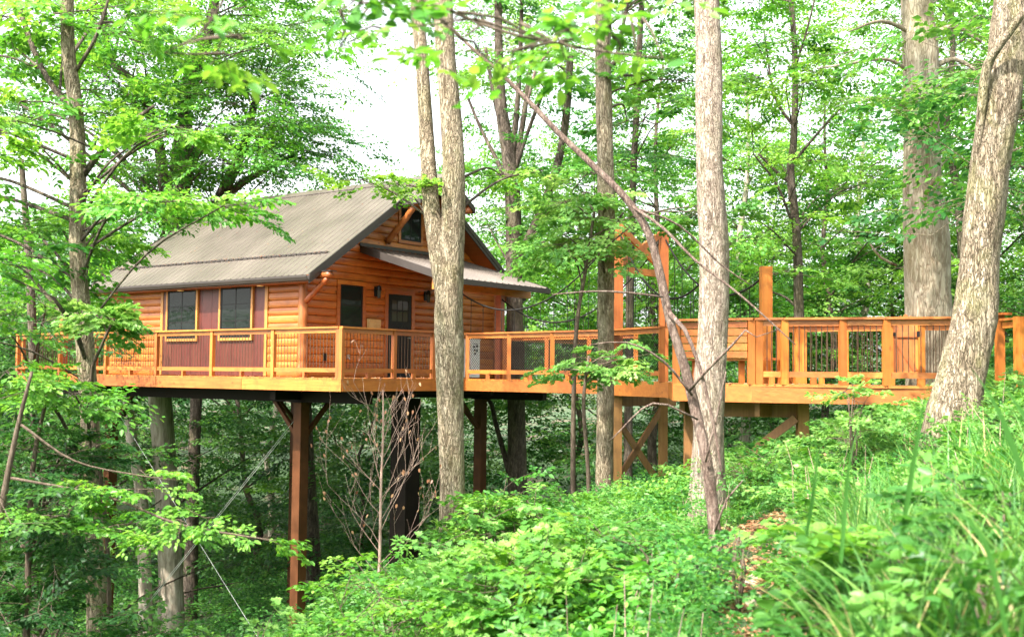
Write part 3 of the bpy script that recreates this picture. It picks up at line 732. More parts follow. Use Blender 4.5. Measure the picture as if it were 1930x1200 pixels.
# portal
PN = at(1164, 23.15); PF = at(1250, 24.1)
zb_, zt_ = -.035, None
topN = W(1163, 418, 22.85)[2] - ZD; topF = W(1250, 432, 24.1)[2] - ZD; topN = topF = (topN + topF) / 2
for p in (PN, PF):
    gzv = gz1(p[0], p[1]) - ZD - .3
    q_ = p - bo; MB().box(q_[0]-.095, q_[0]+.095, q_[1]-.095, q_[1]+.095, -.30, topF).build('portal_post', M['gold_z'], br)
    MB().box(q_[0]-.09, q_[0]+.09, q_[1]-.09, q_[1]+.09, gzv, -.302).build('leg', M['raw'], br)
n3 = lambda p, z: (*(p - bo), z)
zbm = topF - .95
MB().bar(n3(PN, zbm), n3(PF, zbm), .09, .14).build('cross_beam', M['gold_x'], br)
MB().bar(n3(lerp(PN, PF, .06), zbm + .12), n3(lerp(PN, PF, .95), topF - .06), .07, .13).build('diagonal_brace', M['gold_x'], br)
MB().bar(n3(lerp(PN, PF, .05), topF - .06), n3(lerp(PN, PF, .94), zbm + .12), .06, .13).build('diagonal_brace', M['gold_x'], br)
# legs braces below
for (a, za, b_, zb2) in ((PN, -2.05, PF, -.55), (PN, -.8, PF, -2.3)):
    MB().bar(n3(a, za), n3(b_, zb2), .045, .14).build('diagonal_brace', M['raw'], br)
MB().bar(n3(PN + np.array([-.35, .3]), -.41), n3(PF + np.array([.3, .3]), -.41), .09, .24).build('cross_beam', M['raw'], br)
# main ropes
def rope(p, q, sag, r=.020, n=24, bias=0):
    p, q = np.array(p, float), np.array(q, float); out = []
    for i in range(n + 1):
        t = i / n; c = p + (q - p) * t; c[2] -= sag * 4 * t * (1 - t); out.append(c)
    return out
TH = None
cabl = []
pcn = np.array([*(loc2w(BX0, .15)[:2] - bo), W(881, 551, 26.4)[2] - ZD]); pcf = np.array([*(loc2w(BX1, .15)[:2] - bo), W(947, 562, 27.6)[2] - ZD])
PT1 = at(1345, 19.2); PT2 = F2
t1z = W(1345, 500, 19.2)[2] - ZD; t2z = W(1440, 519, 20.6)[2] - ZD
spans = [(pcn, np.array(n3(PN, topN - .12)), .95), (pcf, np.array(n3(PF, topF - .12)), 1.15),
         (np.array(n3(PN, topN - .12)), np.array(n3(PT1, t1z)), .95), (np.array(n3(PF, topF - .12)), np.array(n3(PT2, t2z)), .75)]
for si, (p, q_, sag) in enumerate(spans):
    pth = rope(p, q_, sag); MB().tube(pth, .019, 6).build('rope', M['rope'], br, True)
    nh = 13 if si < 2 else 9
    for i in range(1, nh):
        c = pth[int(round(i * 24 / nh))]
        if c[2] > RAILH + .05: MB().tube([c, (c[0], c[1], RAILH - .02)], .008, 5, cap=False).build('hanger', M['rope'], br)

# ---- landing platform
la = thing('landing_platform', 'timber landing with railings at the hillside end of the bridge', 'platform', (P3[0], P3[1], ZD), 0)
lo = np.array([P3[0], P3[1]])
poly = [P1, P2, P3, P4, P5, P6, F6, F3, F2, P1f]
pl = [p - lo for p in poly]
mb = MB(); k = len(pl)
mb.add([(*p, -.035) for p in pl] + [(*p, 0) for p in pl], [tuple(range(k, 2*k)), tuple(range(k-1, -1, -1))] + [(i, (i+1) % k, k + (i+1) % k, k + i) for i in range(k)])
mb.build('deck_board', M['gold_x'], la)
for a, b_ in zip([P1, P2, P3, P4], [P2, P3, P4, P6]):
    a, b_ = a - lo, b_ - lo; d_ = (b_ - a) / np.linalg.norm(b_ - a); nn_ = np.array([-d_[1], d_[0]]) * .025
    MB().bar((*(a + nn_), -.165), (*(b_ + nn_), -.165), .045, .255).build('fascia', M['gold_x'], la)
mb = MB()
for a, b_ in (((P3 + P4) / 2 + np.array([0, .35]), (P1f + F2) / 2), (P4 + np.array([.15, .3]), F3 + np.array([0, -.3])), (P3 + np.array([.2, .3]), P2 + np.array([.4, .5]))):
    a, b_ = a - lo, b_ - lo; mb.bar((*a, -.41), (*b_, -.41), .09, .23)
a, b_ = P3 + np.array([.35, .32]) - lo, at(1520, 18.6) - lo; mb.bar((*a, -.42), (*b_, -.42), .10, .26)
mb.build('support_beam', M['raw'], la)
for px, D in ((1512, 18.5), (1300, 19.4), (1640, 18.4)):
    p = at(px, D); q_ = p - lo; zg = gz1(*p) - ZD - .3
    MB().box(q_[0]-.09, q_[0]+.09, q_[1]-.09, q_[1]+.09, zg, -.30).build('support_post', M['raw'], la)
a, b_ = at(1500, 18.4) - lo, at(1300, 19.3) - lo; MB().bar((*a, -.55), (*b_, -2.0), .045, .14).build('diagonal_brace', M['raw'], la)
bud2 = [98]
sh = np.array([0.0, .05])
def rl(lst, **k): railing(la, [p - lo + sh for p in lst], baluster_budget=bud2, axis='x', postr=.055, capw=.16, **k)
rl([lerp(P1, P2, .03), lerp(P1, P2, .92)], net=True)
rl([P3 + np.array([.06, 0]), P4], closed_bays=(0,))
rl([P4 + np.array([.12, -.03]), at(1480, 17.82), at(1590, 17.55), P5, P6])
rl([F2 + np.array([.25, -.2]), F3, lerp(F3, F4, .5), F4 + np.array([-.02, 0])])
rl([F5, F6])
# solid boards of the bench back
bn = thing('bench', 'timber bench with plank back built against the landing rail', 'bench', (P3[0], P3[1], ZD), 0)
mb = MB(); A, B = P3 - lo + sh + np.array([.13, 0]), P4 - lo + sh - np.array([.06, 0])
for i in range(5):
    z0 = .42 + i * .122; mb.bar((*A, z0 + .059), (*B, z0 + .059), .03, .108)
mb.build('backrest', M['gold_x'], bn)
d_ = (P4 - P3) / np.linalg.norm(P4 - P3); nn_ = np.array([-d_[1], d_[0]])
mb = MB()
for i in range(3):
    o_ = nn_ * (.12 + i * .14); mb.bar((*(A + o_), .40), (*(B + o_), .40), .13, .035, (0, 0, 1))
mb.build('seat', M['gold_x'], bn)
for t in (.15, .85):
    p = lerp(A, B, t) + nn_ * .25; MB().box(p[0]-.045, p[0]+.045, p[1]-.045, p[1]+.045, 0, .38).build('leg', M['gold_z'], bn)
bn2 = thing('side_seat', 'small timber corner seat beside the tall post on the landing', 'seat', (*at(1448, 20.0), ZD), 0)
MB().box(-.25, .28, -.22, .22, .42, .46).build('seat', M['gold_x'], bn2)
for s in (-1, 1): MB().bar((s * .2, 0, 0), (s * .2 + .02, 0, .419), .06, .06).build('leg', M['gold_z'], bn2)
# tall rope posts
for (p, zt2) in ((F2 + np.array([0, -.15]), W(1440, 503, 20.6)[2] - ZD), (PT1, W(1345, 480, 19.2)[2] - ZD)):
    q_ = p - lo; MB().box(q_[0]-.1, q_[0]+.1, q_[1]-.1, q_[1]+.1, .0, zt2).build('rope_post', M['gold_z'], la)
q_ = at(1507, 19.9) - lo; MB().box(q_[0]-.1, q_[0]+.1, q_[1]-.1, q_[1]+.1, 0, RAILH - .1).build('corner_post', M['gold_z'], la)
# gate
G0, G1 = at(1684, 18.55), at(1731, 18.4); go = thing('gate', 'small plank gate with diagonal brace and scalloped top on the landing', 'gate', (G0[0], G0[1], ZD), math.atan2(*(G1 - G0)[::-1]))
gw = np.linalg.norm(G1 - G0); mb = MB(); nb = 5
for i in range(nb):
    x0 = gw * i / nb + .003; x1 = gw * (i + 1) / nb - .003; mid = (i + .5) / nb; top = 1.02 + .16 * math.sin(math.pi * mid)
    mb.add([(x0, 0, .12), (x1, 0, .12), (x1, 0, top - .02), ((x0+x1)/2, 0, top + .01), (x0, 0, top - .02)] + [(x0, .03, .12), (x1, .03, .12), (x1, .03, top - .02), ((x0+x1)/2, .03, top + .01), (x0, .03, top - .02)],
           [(0,1,2,3,4), (9,8,7,6,5), (0,5,6,1), (1,6,7,2), (2,7,8,3), (3,8,9,4), (4,9,5,0)])
mb.build('board_panel', M['gold_z'], go)
mb = MB(); mb.box(0, gw, -.03, -.001, .80, .89); mb.box(0, gw, -.03, -.001, .14, .23); mb.build('cross_rail', M['gold_x'], go)
MB().bar((.03, -.018, .78), (gw - .04, -.018, .25), .028, .07, (0, 0, 1)).build('diagonal_brace', M['log'], go)
mb = MB(); mb.box(gw - .02, gw + .03, -.04, -.0305, .80, .90); mb.box(gw - .02, gw + .03, -.04, -.0305, .14, .22); mb.build('hinge', M['black'], go)
MB().box(.0, .05, -.045, -.031, .82, .88).build('latch', M['black'], go)
# lower fence right of the tree
fe = thing('path_railing', 'short timber railing beside the path, right of the leaning tree', 'railing', (*at(1885, 16.6), ZD), 0)
fo = at(1885, 16.6)
for px, D in ((1885, 16.6), (1921, 15.9), (1975, 15.2), (2080, 14.2)):
    p = at(px, D) - fo; MB().box(p[0]-.055, p[0]+.055, p[1]-.055, p[1]+.055, -.35, 1.02 if px > 1890 else 1.07).build('rail_post', M['gold_z'], fe)
MB().bar((*(at(1868, 16.8) - fo), 1.088), (*(at(1900, 16.4) - fo), 1.088), .16, .035).build('post_cap', M['gold_x'], fe)
for z_, h_ in ((1.0, .035), (.92, .09), (.12, .09)): MB().bar((*(at(1893, 16.5) - fo), z_), (*(at(2080, 14.2) - fo), z_), .05 if h_ > .04 else .14, h_).build('rail', M['gold_x'], fe)

# fallen bits on decks and roof
def scatter_litter(n, fn, name, label, size=.05):
    LV = Leaves(); pts = np.array([fn() for _ in range(n)]); a = rng.uniform(0, 6.28, n)
    LV.add(pts, np.stack([np.cos(a), np.sin(a), rng.normal(0, .2, n)], 1), np.array([0, 0, 1.0]) + rng.normal(0, .3, (n, 3)), size * rng.uniform(.5, 1.2, n), rng.random(n))
    o = LV.build(name, OVAL, M['dry'], None); tag(o, label, 'leaf litter', kind='stuff')
def fdeck():
    if random.random() < .6: return loc2w(random.uniform(.05, 4), abs(random.gauss(0, .15)) + .03, .012)
    return loc2w(abs(random.gauss(0, .2)) + .03, random.uniform(0, 6), .012)
scatter_litter(420, fdeck, 'fallen_leaves', 'dry leaf litter lying along the cabin deck edge')
def froof():
    if random.random() < .35:
        y = random.uniform(RY0 + .1, RY1); x = random.uniform(CX0 - .3, XM - .1); return loc2w(x, y, roofz(x) + .03)
    y = random.uniform(RY0 + .3, RY1); x = xg - abs(random.gauss(0, .03)) + .05
    return loc2w(x, y, roofz(x) + .05)
scatter_litter(220, froof, 'roof_litter', 'dry needles caught on the roof snow guard', .045)
def fl():
    t = random.random(); p = P4 + (P5 - P4) * t if random.random() < .6 else P3 + (P4 - P3) * t
    return np.array([p[0], p[1] + abs(random.gauss(0, .1)), ZD + .012])
scatter_litter(160, fl, 'fallen_leaves', 'dry leaf litter lying along the landing edge', .05)

# ------------------------------------------------------------------ TREES
SPR_S = [make_spray(70 + s, 5, 0.13, 0.2, 0.45) for s in range(6)]
def wpts(lst): return [(*W(px, py, D), w_ / 2 * D / F) for px, py, D, w_ in lst]
class Tree:
    def __init__(s, name, label, cat='tree', bark='bark_tan', group=None, base=None):
        s.name, s.label, s.cat, s.bark, s.group = name, label, cat, bark, group
        s.stems = []; s.tr = []; s.br = []; s.lb = MB(); s.LV = Leaves(); s.sd = random.randint(0, 9999); s.base = base
    def stem(s, lst, sides=18, rough=.05, step=.14, world=False, ground=False, limb=False):
        P = np.array(lst if world else wpts(lst), float)
        if ground:
            x, y, z = P[-1, :3]; g_ = gz1(x, y)
            if z > g_ + .1:
                d = P[-1, :3] - P[-2, :3]; sl = d[:2] / max(abs(d[2]), .3) if abs(d[2]) > 1e-6 else np.zeros(2)
                n_ = np.array([x + sl[0] * (z - g_) * .3, y + sl[1] * (z - g_) * .3, g_ - .25, P[-1, 3] * 1.18]); P = np.vstack([P, n_])
            P[-1, 3] *= 1.15
        Q = smoothpath(P, step); s.sd += 1
        mb_ = MB(); (s.br if limb else s.tr).append(mb_); mb_.tube([q[:3] for q in Q], list(np.maximum(Q[:, 3], .003)), sides, rough, True, s.sd)
        s.stems.append(Q)
        if s.base is None: s.base = Q[-1, :3] if Q[-1, 2] < Q[0, 2] else Q[0, :3]
        return s
    def nearest(s, c, below=.6):
        best = None
        for Q in s.stems[:max(1, len(s.stems))]:
            k = len(Q); d = np.linalg.norm(Q[:, :2] - c[:2], axis=1) * .25 + np.abs(Q[:, 2] - (c[2] - below)); i = int(np.argmin(d))
            if best is None or d[i] < best[0]: best = (d[i], Q[i])
        return best[1]
    def limbto(s, c, r0=None, r1=.008, sides=6, below=None):
        q = s.nearest(c, np.linalg.norm(c[:2] - s.stems[0][0][:2]) * .35 * rng.uniform(.4, 1.9) if below is None else below); a = q[:3]; L = np.linalg.norm(c - a)
        r0 = min(q[3] * .5, .006 + .008 * L) if r0 is None else r0
        m = a + (c - a) * .5 + np.array([0, 0, .08 * L]) + rng.normal(0, .04 * L, 3)
        P = smoothpath(np.array([[*a, r0], [*m, (r0 + r1) * .55], [*c, r1]]), max(.15, L / 10)); s.sd += 1
        s.lb.tube([p[:3] for p in P], list(P[:, 3]), sides, .06, False, s.sd); return P
    def boxes(s, lst, S=1.2, leaf=.10, tpls=None, pitch=0.0, keep=1.0, twigs=False, clump=9, flat=.16, rad=1.0, tint0=.5, tvar=.22, limbs=True, shoots=True):
        """foliage clumps: each box is (x0,y0,x1,y1,D0,D1,n clumps) in photo pixels and metres"""
        tpls = tpls or SPR
        for (x0, y0, x1, y1, D0, D1, n) in lst:
            for _ in range(n):
                c = W(rng.uniform(x0, x1), rng.uniform(y0, y1), rng.uniform(D0, D1))
                s.clump(c, S, leaf, tpls, pitch, keep, twigs, clump, flat, rad, tint0, tvar, limbs, shoots)
        return s
    def clump(s, c, S, leaf, tpls, pitch=0, keep=1, twigs=False, clump=9, flat=.16, rad=1.0, tint0=.5, tvar=.22, limbs=True, shoots=True):
        m = max(2, int(rng.poisson(clump))); R = rad * S * rng.uniform(.6, 1.25)
        th = rng.uniform(0, 6.283, m); rr_ = np.sqrt(rng.random(m)) * R
        O = np.stack([c[0] + rr_ * np.cos(th), c[1] + rr_ * np.sin(th), c[2] + rng.normal(0, flat * R * 1.6, m) - .12 * rr_], 1)
        yaw = th + rng.normal(0, .5, m); T = np.clip(tint0 + rng.normal(0, tvar) + rng.normal(0, .08, m), .02, .98)
        SS = S * rng.uniform(.55, 1.1, m); pt = pitch + rng.normal(-.05, .22, m)
        add_sprays(s.LV, O, yaw, pt, SS, leaf, T, tpls, keep=keep)
        if limbs and s.stems: s.limbto(c)
        if shoots:
            for k in range(m):
                a = Vector(c); b_ = Vector(O[k]); e = b_ + Vector((math.cos(yaw[k]) * math.cos(pt[k]), math.sin(yaw[k]) * math.cos(pt[k]), math.sin(pt[k]))) * SS[k] * .9
                r_ = .003 * (1 + S)
                s.lb.tube([a, b_, e], [r_, r_ * .7, r_ * .25], 4, 0, False)
        return s
    def build(s, leafm='leaf_mid', tpl=OVAL, wf=1.0, limbmat=None):
        b = tuple(np.array(s.base)); t = thing(s.name, s.label, s.cat, b, 0, s.group); bb = np.array(b)
        lm = limbmat or ('bark_dark' if s.bark in ('bark_tan', 'bark_grey', 'bark_dark') else s.bark)
        for mb_, nm, mm in [(m_, 'trunk' if s.cat in ('tree', 'dead tree') else 'stem', s.bark) for m_ in s.tr] + [(m_, 'branch', lm) for m_ in s.br] + [(s.lb, 'twigs', lm)]:
            if mb_.V:
                mb_.V = [tuple(np.array(v) - bb) for v in mb_.V]; mb_.build(nm, M[mm], t, True)
        if s.LV.P: s.LV.build('crown', tpl, M[leafm], t, b, wf)
        return t
def far_copy(src, loc, rz, sc_):
    r = src.copy(); COL.objects.link(r); r.location = loc; r.rotation_euler = (0, 0, rz); r.scale = (sc_,) * 3
    for ch in list(src.children):
        c = ch.copy(); COL.objects.link(c); c.parent = r
    return r

# --- the left tree in front of the deck
t = Tree('beech_tree', 'slender tan tree in front of the deck at the left, broad bright leaves', bark='bark_tan')
t.stem([(118, -500, 14.5, 20), (126, -60, 14.2, 24), (128, 90, 14.2, 25), (143, 210, 14.1, 27), (147, 330, 14, 31), (147, 480, 14, 30), (155, 580, 14, 33), (165, 720, 14, 34), (172, 860, 14, 34), (176, 1000, 14, 34), (182, 1180, 14, 37)], ground=True)
t.stem([(158, 330, 14, 13), (190, 285, 13.9, 12), (232, 242, 13.8, 9), (290, 200, 13.6, 6)], 10, limb=True)
t.stem([(150, 215, 14.1, 12), (112, 180, 14.2, 11), (70, 110, 14.4, 10), (25, -20, 14.6, 9), (-10, -150, 14.7, 6)], 10, limb=True)
t.stem([(140, 140, 14.2, 8), (185, 60, 14, 7), (220, -60, 14, 5)], 8, limb=True)
t.stem([(165, 690, 14, 8), (140, 620, 13.6, 9), (100, 560, 13.2, 6)], 8, limb=True)
t.boxes([(-120, -60, 300, 170, 14.3, 16.6, 10), (-150, 190, 50, 500, 12, 16, 12), (180, -40, 330, 130, 14, 16, 2)], S=.9, leaf=.105, clump=5)
t.boxes([(210, 235, 400, 255, 12.8, 14, 3), (30, 200, 260, 250, 13, 15, 3), (160, 362, 360, 385, 12.4, 13.6, 4), (380, 385, 440, 395, 12.4, 13, 1), (60, 400, 230, 470, 14.6, 15.8, 4)], S=.62, leaf=.085, clump=5, rad=.7, flat=.05, tint0=.68)
t.boxes([(-80, 620, 20, 700, 11.5, 14, 2), (60, 715, 150, 745, 12, 13.3, 2)], S=.6, leaf=.085, clump=6, rad=.8, flat=.10, tint0=.45)
t.boxes([(-500, -1100, 700, -350, 13, 19, 7)], S=1.5, leaf=.15, clump=7)
t.build('leaf_bright')
t = Tree('young_maple', 'pale leaved young maple spray in front of the left corner windows', bark='twig')
t.stem([(215, 600, 13, 5), (190, 655, 13, 6), (172, 720, 13.2, 7), (190, 900, 13.3, 8), (205, 1100, 13.4, 9)], 8, ground=True)
t.boxes([(160, 585, 235, 620, 12.8, 13.4, 3)], S=.42, leaf=.075, clump=6, rad=.7, flat=.12, tint0=.55)
t.build('leaf_lime', MAPLE, 1.0)

# --- lower left saplings
t = Tree('hornbeam_sapling', 'sapling with flat leafy sprays reaching under the deck', bark='twig')
t.stem([(60, 700, 11, 6), (30, 820, 11, 10), (0, 980, 11, 14), (-25, 1200, 11, 18)], 8, ground=True)
t.stem([(40, 800, 11, 6), (140, 868, 11, 4), (260, 895, 11, 3), (340, 905, 11, 1.5)], 6, limb=True)
t.stem([(20, 900, 11, 6), (200, 935, 11, 5), (330, 985, 10.8, 5), (430, 1005, 10.6, 4), (520, 1018, 10.5, 2)], 6, limb=True)
t.boxes([(200, 885, 340, 925, 10.5, 11.5, 3), (320, 970, 450, 1000, 10.3, 11, 3), (440, 1005, 480, 1012, 10.4, 10.6, 1), (80, 950, 260, 1010, 10.5, 12, 4)], S=.5, leaf=.07, limbs=False, clump=3, rad=.7, flat=.05, tint0=.6)
t.build('leaf_bright')
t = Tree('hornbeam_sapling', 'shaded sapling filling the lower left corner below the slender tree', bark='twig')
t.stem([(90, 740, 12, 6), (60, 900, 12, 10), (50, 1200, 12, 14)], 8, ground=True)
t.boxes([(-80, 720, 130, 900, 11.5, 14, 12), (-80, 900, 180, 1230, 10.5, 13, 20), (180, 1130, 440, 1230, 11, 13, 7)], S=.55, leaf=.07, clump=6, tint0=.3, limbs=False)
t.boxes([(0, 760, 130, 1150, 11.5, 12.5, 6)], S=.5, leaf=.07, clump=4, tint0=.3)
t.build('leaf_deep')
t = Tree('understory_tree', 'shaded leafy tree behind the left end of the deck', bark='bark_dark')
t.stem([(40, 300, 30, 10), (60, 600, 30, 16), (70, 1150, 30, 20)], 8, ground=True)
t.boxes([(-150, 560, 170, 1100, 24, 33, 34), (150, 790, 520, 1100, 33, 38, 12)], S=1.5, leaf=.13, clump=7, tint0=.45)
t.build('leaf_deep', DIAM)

# --- big multi stemmed tree behind the cabin
t = Tree('tall_maple', 'tall maple behind the cabin with several dark stems above the roof', bark='bark_dark')
t.stem([(420, -120, 36, 12), (395, 60, 36, 20), (350, 170, 36, 24), (352, 300, 36, 28), (330, 410, 36, 40), (318, 560, 36.5, 46), (308, 700, 37, 46)], 14)
t.stem([(318, 420, 36, 24), (295, 250, 36, 20), (255, 160, 35.5, 17), (205, 100, 35, 13), (190, -80, 35, 9)], 10, limb=True)
t.stem([(325, 400, 36, 22), (338, 260, 36, 20), (385, 80, 36.5, 14), (420, -100, 37, 9)], 10, limb=True)
t.boxes([(170, -60, 580, 130, 32, 39, 26), (180, 100, 480, 330, 32.5, 39, 26), (150, 300, 330, 420, 33, 38, 9), (-60, -100, 200, 240, 34, 42, 14), (0, 400, 150, 560, 33, 40, 8)], S=1.6, leaf=.14, clump=7, tint0=.5, flat=.06)
t.boxes([(-300, -800, 900, -200, 32, 48, 24)], S=2.6, leaf=.26, clump=9)  # out-of-view crown clumps, added to cast shade on the ravine
t.build('leaf_bright', DIAM)
t = Tree('spreading_maple', 'maple with forked dark limbs rising behind the cabin ridge', bark='bark_dark')
t.stem([(485, 175, 38, 12), (462, 265, 38, 17), (435, 330, 38, 20), (412, 390, 38, 24), (395, 520, 38, 24), (372, 720, 38, 22), (362, 1000, 38, 24)], 12, ground=True)
t.stem([(415, 390, 38, 18), (450, 350, 37.6, 15), (500, 320, 37.2, 11), (560, 290, 37, 6)], 8, limb=True)
t.boxes([(400, 120, 590, 330, 34, 40, 19), (330, 250, 470, 360, 36, 40, 8), (560, 225, 640, 300, 36, 39, 4), (430, 40, 600, 160, 35, 40, 7)], S=1.5, leaf=.14, clump=7, flat=.06, tint0=.55)
t.build('leaf_mid', DIAM)

# --- trunk standing under the deck, grey, plus thinner ones
t = Tree('beech_tree', 'thick pale grey trunk seen below the deck between the steel posts', bark='bark_grey')
t.stem([(300, 735, 33.5, 42), (310, 860, 33.5, 43), (318, 1000, 33.5, 44), (322, 1140, 33.5, 48)], 20, .03, ground=True); t.build()
t = Tree('slender_beech_tree', 'thin curved trunk just left of the pale grey trunk below the deck', bark='bark_grey')
t.stem([(240, 740, 33, 18), (250, 840, 33, 21), (266, 930, 33, 23), (274, 1130, 33, 25)], 12, .03, ground=True); t.build()
t = Tree('shaded_tree', 'dark shaded trunk just right of the front steel post below the deck', bark='bark_dark')
t.stem([(574, 745, 36, 24), (582, 900, 36, 26), (592, 1100, 36, 34), (598, 1200, 36, 42)], 12, .04, ground=True); t.build()

# --- double trunk in front of the porch
t = Tree('twin_trunk_tree', 'pale twin trunk tree standing in front of the porch', bark='bark_tan')
t.stem([(838, -600, 16.6, 28), (836, -50, 16.4, 35), (840, 100, 16.2, 37), (850, 230, 16.1, 40), (855, 330, 16, 43), (852, 480, 16, 46), (846, 580, 16, 53), (848, 680, 16, 54), (850, 800, 16, 48), (852, 930, 16, 48), (848, 1090, 16, 52)], 24, .045, .11, ground=True)
t.stem([(770, -500, 16.9, 18), (785, -20, 16.6, 24), (795, 110, 16.4, 25), (803, 240, 16.3, 28), (812, 380, 16.1, 32), (826, 480, 16, 34), (840, 575, 15.97, 36), (847, 660, 15.97, 30)], 18, .045, .12)
t.boxes([(660, 335, 770, 358, 15.5, 17.5, 3), (900, 318, 1030, 340, 16, 18, 2)], S=.6, leaf=.07, clump=6, rad=.6, flat=.07, tint0=.75)
t.boxes([(400, -1300, 1400, -500, 14, 21, 8)], S=1.5, leaf=.15, clump=8)
t.build('leaf_bright', MAPLE)

# --- dark forked tree behind the bridge mouth
t = Tree('forked_maple', 'dark forked tree behind the bridge mouth, many thin upright stems', bark='bark_dark')
t.stem([(938, -100, 31, 12), (940, 90, 31, 16), (945, 200, 31, 22), (958, 290, 31, 27), (967, 400, 31, 30), (970, 560, 31, 31), (972, 700, 31, 33), (975, 900, 31, 37)], 16, ground=True)
t.stem([(1075, 105, 30.5, 13), (1070, 190, 30.6, 14), (1060, 270, 30.8, 15), (1040, 345, 31, 16), (1010, 420, 31, 17), (985, 475, 31, 18), (972, 520, 31, 20)], 10, limb=True)
for pts in ([(965, 290, 31, 14), (975, 200, 31, 10), (982, 60, 31, 8), (985, -80, 31, 6)], [(970, 330, 31, 12), (990, 200, 31, 10), (1005, 80, 31, 7)], [(960, 300, 31, 11), (935, 200, 31.2, 8), (915, 90, 31.4, 6)],
            [(962, 360, 31, 10), (935, 300, 31.4, 8), (905, 240, 31.6, 6), (880, 180, 31.6, 5)], [(972, 320, 31, 8), (1000, 235, 30.5, 7), (1035, 150, 30.2, 5)],
            [(960, 890, 31, 12), (935, 800, 31.4, 9), (925, 760, 31.6, 8), (900, 735, 31.8, 6)], [(1005, 420, 31, 8), (1060, 380, 30.5, 5), (1120, 370, 30, 3)]):
    t.stem(pts, 8, limb=True)
t.boxes([(880, -40, 1110, 90, 29, 33, 6), (890, 110, 1130, 260, 29, 33, 5), (880, 310, 1080, 335, 29, 32, 4), (880, 380, 960, 470, 30, 34, 4), (1020, 250, 1120, 420, 29, 32, 5)], S=1.3, leaf=.13, clump=6, flat=.07, tint0=.55)
t.boxes([(850, -800, 1300, -160, 28, 36, 5)], S=2.2, leaf=.22, clump=8)
t.build('leaf_mid', DIAM)

# --- trunk in front of the bridge
t = Tree('bridge_tree', 'straight brown trunk in front of the bridge beside the rope portal', bark='bark_tan')
t.stem([(1138, -500, 20.6, 22), (1137, 0, 20.3, 29), (1136, 100, 20.2, 30), (1140, 250, 20.1, 31), (1143, 400, 20, 32), (1141, 560, 20, 31), (1142, 720, 20, 32), (1140, 860, 20, 33), (1138, 980, 20, 36)], 18, .05, .13, ground=True)
t.stem([(1140, 130, 20.2, 12), (1158, 120, 20.1, 9), (1172, 60, 20, 7), (1190, -30, 20, 5)], 8, limb=True)
t.stem([(1140, 520, 19.9, 4), (1135, 470, 19.6, 7), (1150, 440, 19.5, 5), (1175, 400, 19.4, 4)], 6, limb=True)
t.boxes([(1150, -60, 1290, 90, 19, 22, 3), (1180, 150, 1290, 320, 20, 24, 3)], S=.9, leaf=.11, clump=6, tint0=.4)
t.build('leaf_mid', MAPLE)
t = Tree('maple_sapling', 'sapling with lime green layered leaves beside the rope portal', bark='twig')
t.stem([(1120, 400, 19, 5), (1105, 500, 19, 7), (1085, 640, 19, 8), (1080, 900, 19, 10), (1085, 1000, 19, 12)], 8, ground=True)
t.boxes([(1030, 430, 1130, 480, 18.3, 20.5, 7), (1050, 350, 1115, 410, 18.3, 20, 5), (1290, 385, 1330, 420, 19, 20.5, 2), (1020, 640, 1160, 690, 17.8, 18.8, 0)], S=.75, leaf=.085, clump=8, flat=.07, rad=.8, tint0=.5)
t.build('leaf_lime', MAPLE)
t = Tree('maple_sapling', 'small sapling with lime green leaf spray in front of the bridge railing', bark='twig')
t.stem([(1110, 670, 17.6, 5), (1100, 760, 17.6, 7), (1108, 880, 17.7, 8), (1112, 1000, 17.8, 9)], 8, ground=True)
t.boxes([(1060, 668, 1160, 702, 17, 18.2, 6)], S=.5, leaf=.072, clump=7, flat=.12, rad=.9, tint0=.6)
t.build('leaf_lime', MAPLE)

# --- pinkish trunk in front of the landing
t = Tree('hickory_tree', 'tall pinkish grey trunk in front of the bench on the landing', bark='bark_pink')
t.stem([(1318, -600, 14.8, 36), (1331, -30, 14.3, 45), (1335, 80, 14.2, 48), (1336, 200, 14.1, 50), (1338, 330, 14, 50), (1346, 470, 14, 56), (1345, 600, 14, 55), (1338, 720, 14, 60), (1335, 820, 14, 56), (1336, 1010, 14, 62)], 24, .05, .10, ground=True)
t.stem([(1345, 700, 14.3, 16), (1322, 800, 14.25, 24), (1314, 900, 14.2, 28), (1312, 1000, 14.2, 32)], 14, .05, ground=True)
t.boxes([(1000, -1500, 1900, -600, 12, 18, 7)], S=1.5, leaf=.15, clump=8)
t.build('leaf_mid', DIAM)

# --- cedar and leaning tree on the right
t = Tree('cedar_tree', 'broad pale cedar trunk with stripped bark behind the gate', bark='bark_strip')
t.stem([(1722, -500, 20.4, 48), (1728, -20, 20.1, 54), (1735, 90, 20, 60), (1738, 200, 20, 60), (1740, 330, 20, 66), (1748, 450, 20, 78), (1750, 590, 20, 84), (1752, 760, 20, 96)], 30, .07, .13, ground=True)
t.stem([(1705, 0, 20.6, 14), (1712, 200, 20.5, 18), (1712, 400, 20.5, 20), (1716, 590, 20.5, 22), (1718, 760, 20.5, 24)], 12, .08, ground=True)
t.stem([(1745, 365, 19.6, 9), (1758, 345, 19.4, 8), (1768, 325, 19.3, 4)], 8, limb=True)
for pts in ([(1715, 135, 20, 8), (1670, 112, 19.8, 6), (1590, 122, 19.6, 5), (1540, 130, 19.5, 3)], [(1752, 70, 20, 12), (1800, 50, 19.8, 9), (1850, 80, 19.7, 5)], [(1752, 130, 20, 12), (1800, 112, 19.9, 9), (1850, 140, 19.8, 5)],
            [(1745, 240, 20, 10), (1790, 190, 19.8, 7), (1840, 180, 19.7, 5)], [(1715, 60, 20, 9), (1660, 40, 19.7, 6), (1600, 60, 19.5, 3)], [(1690, 500, 20.4, 5), (1660, 485, 20.3, 5), (1640, 460, 20.2, 3)]):
    t.stem(pts, 8, limb=True)
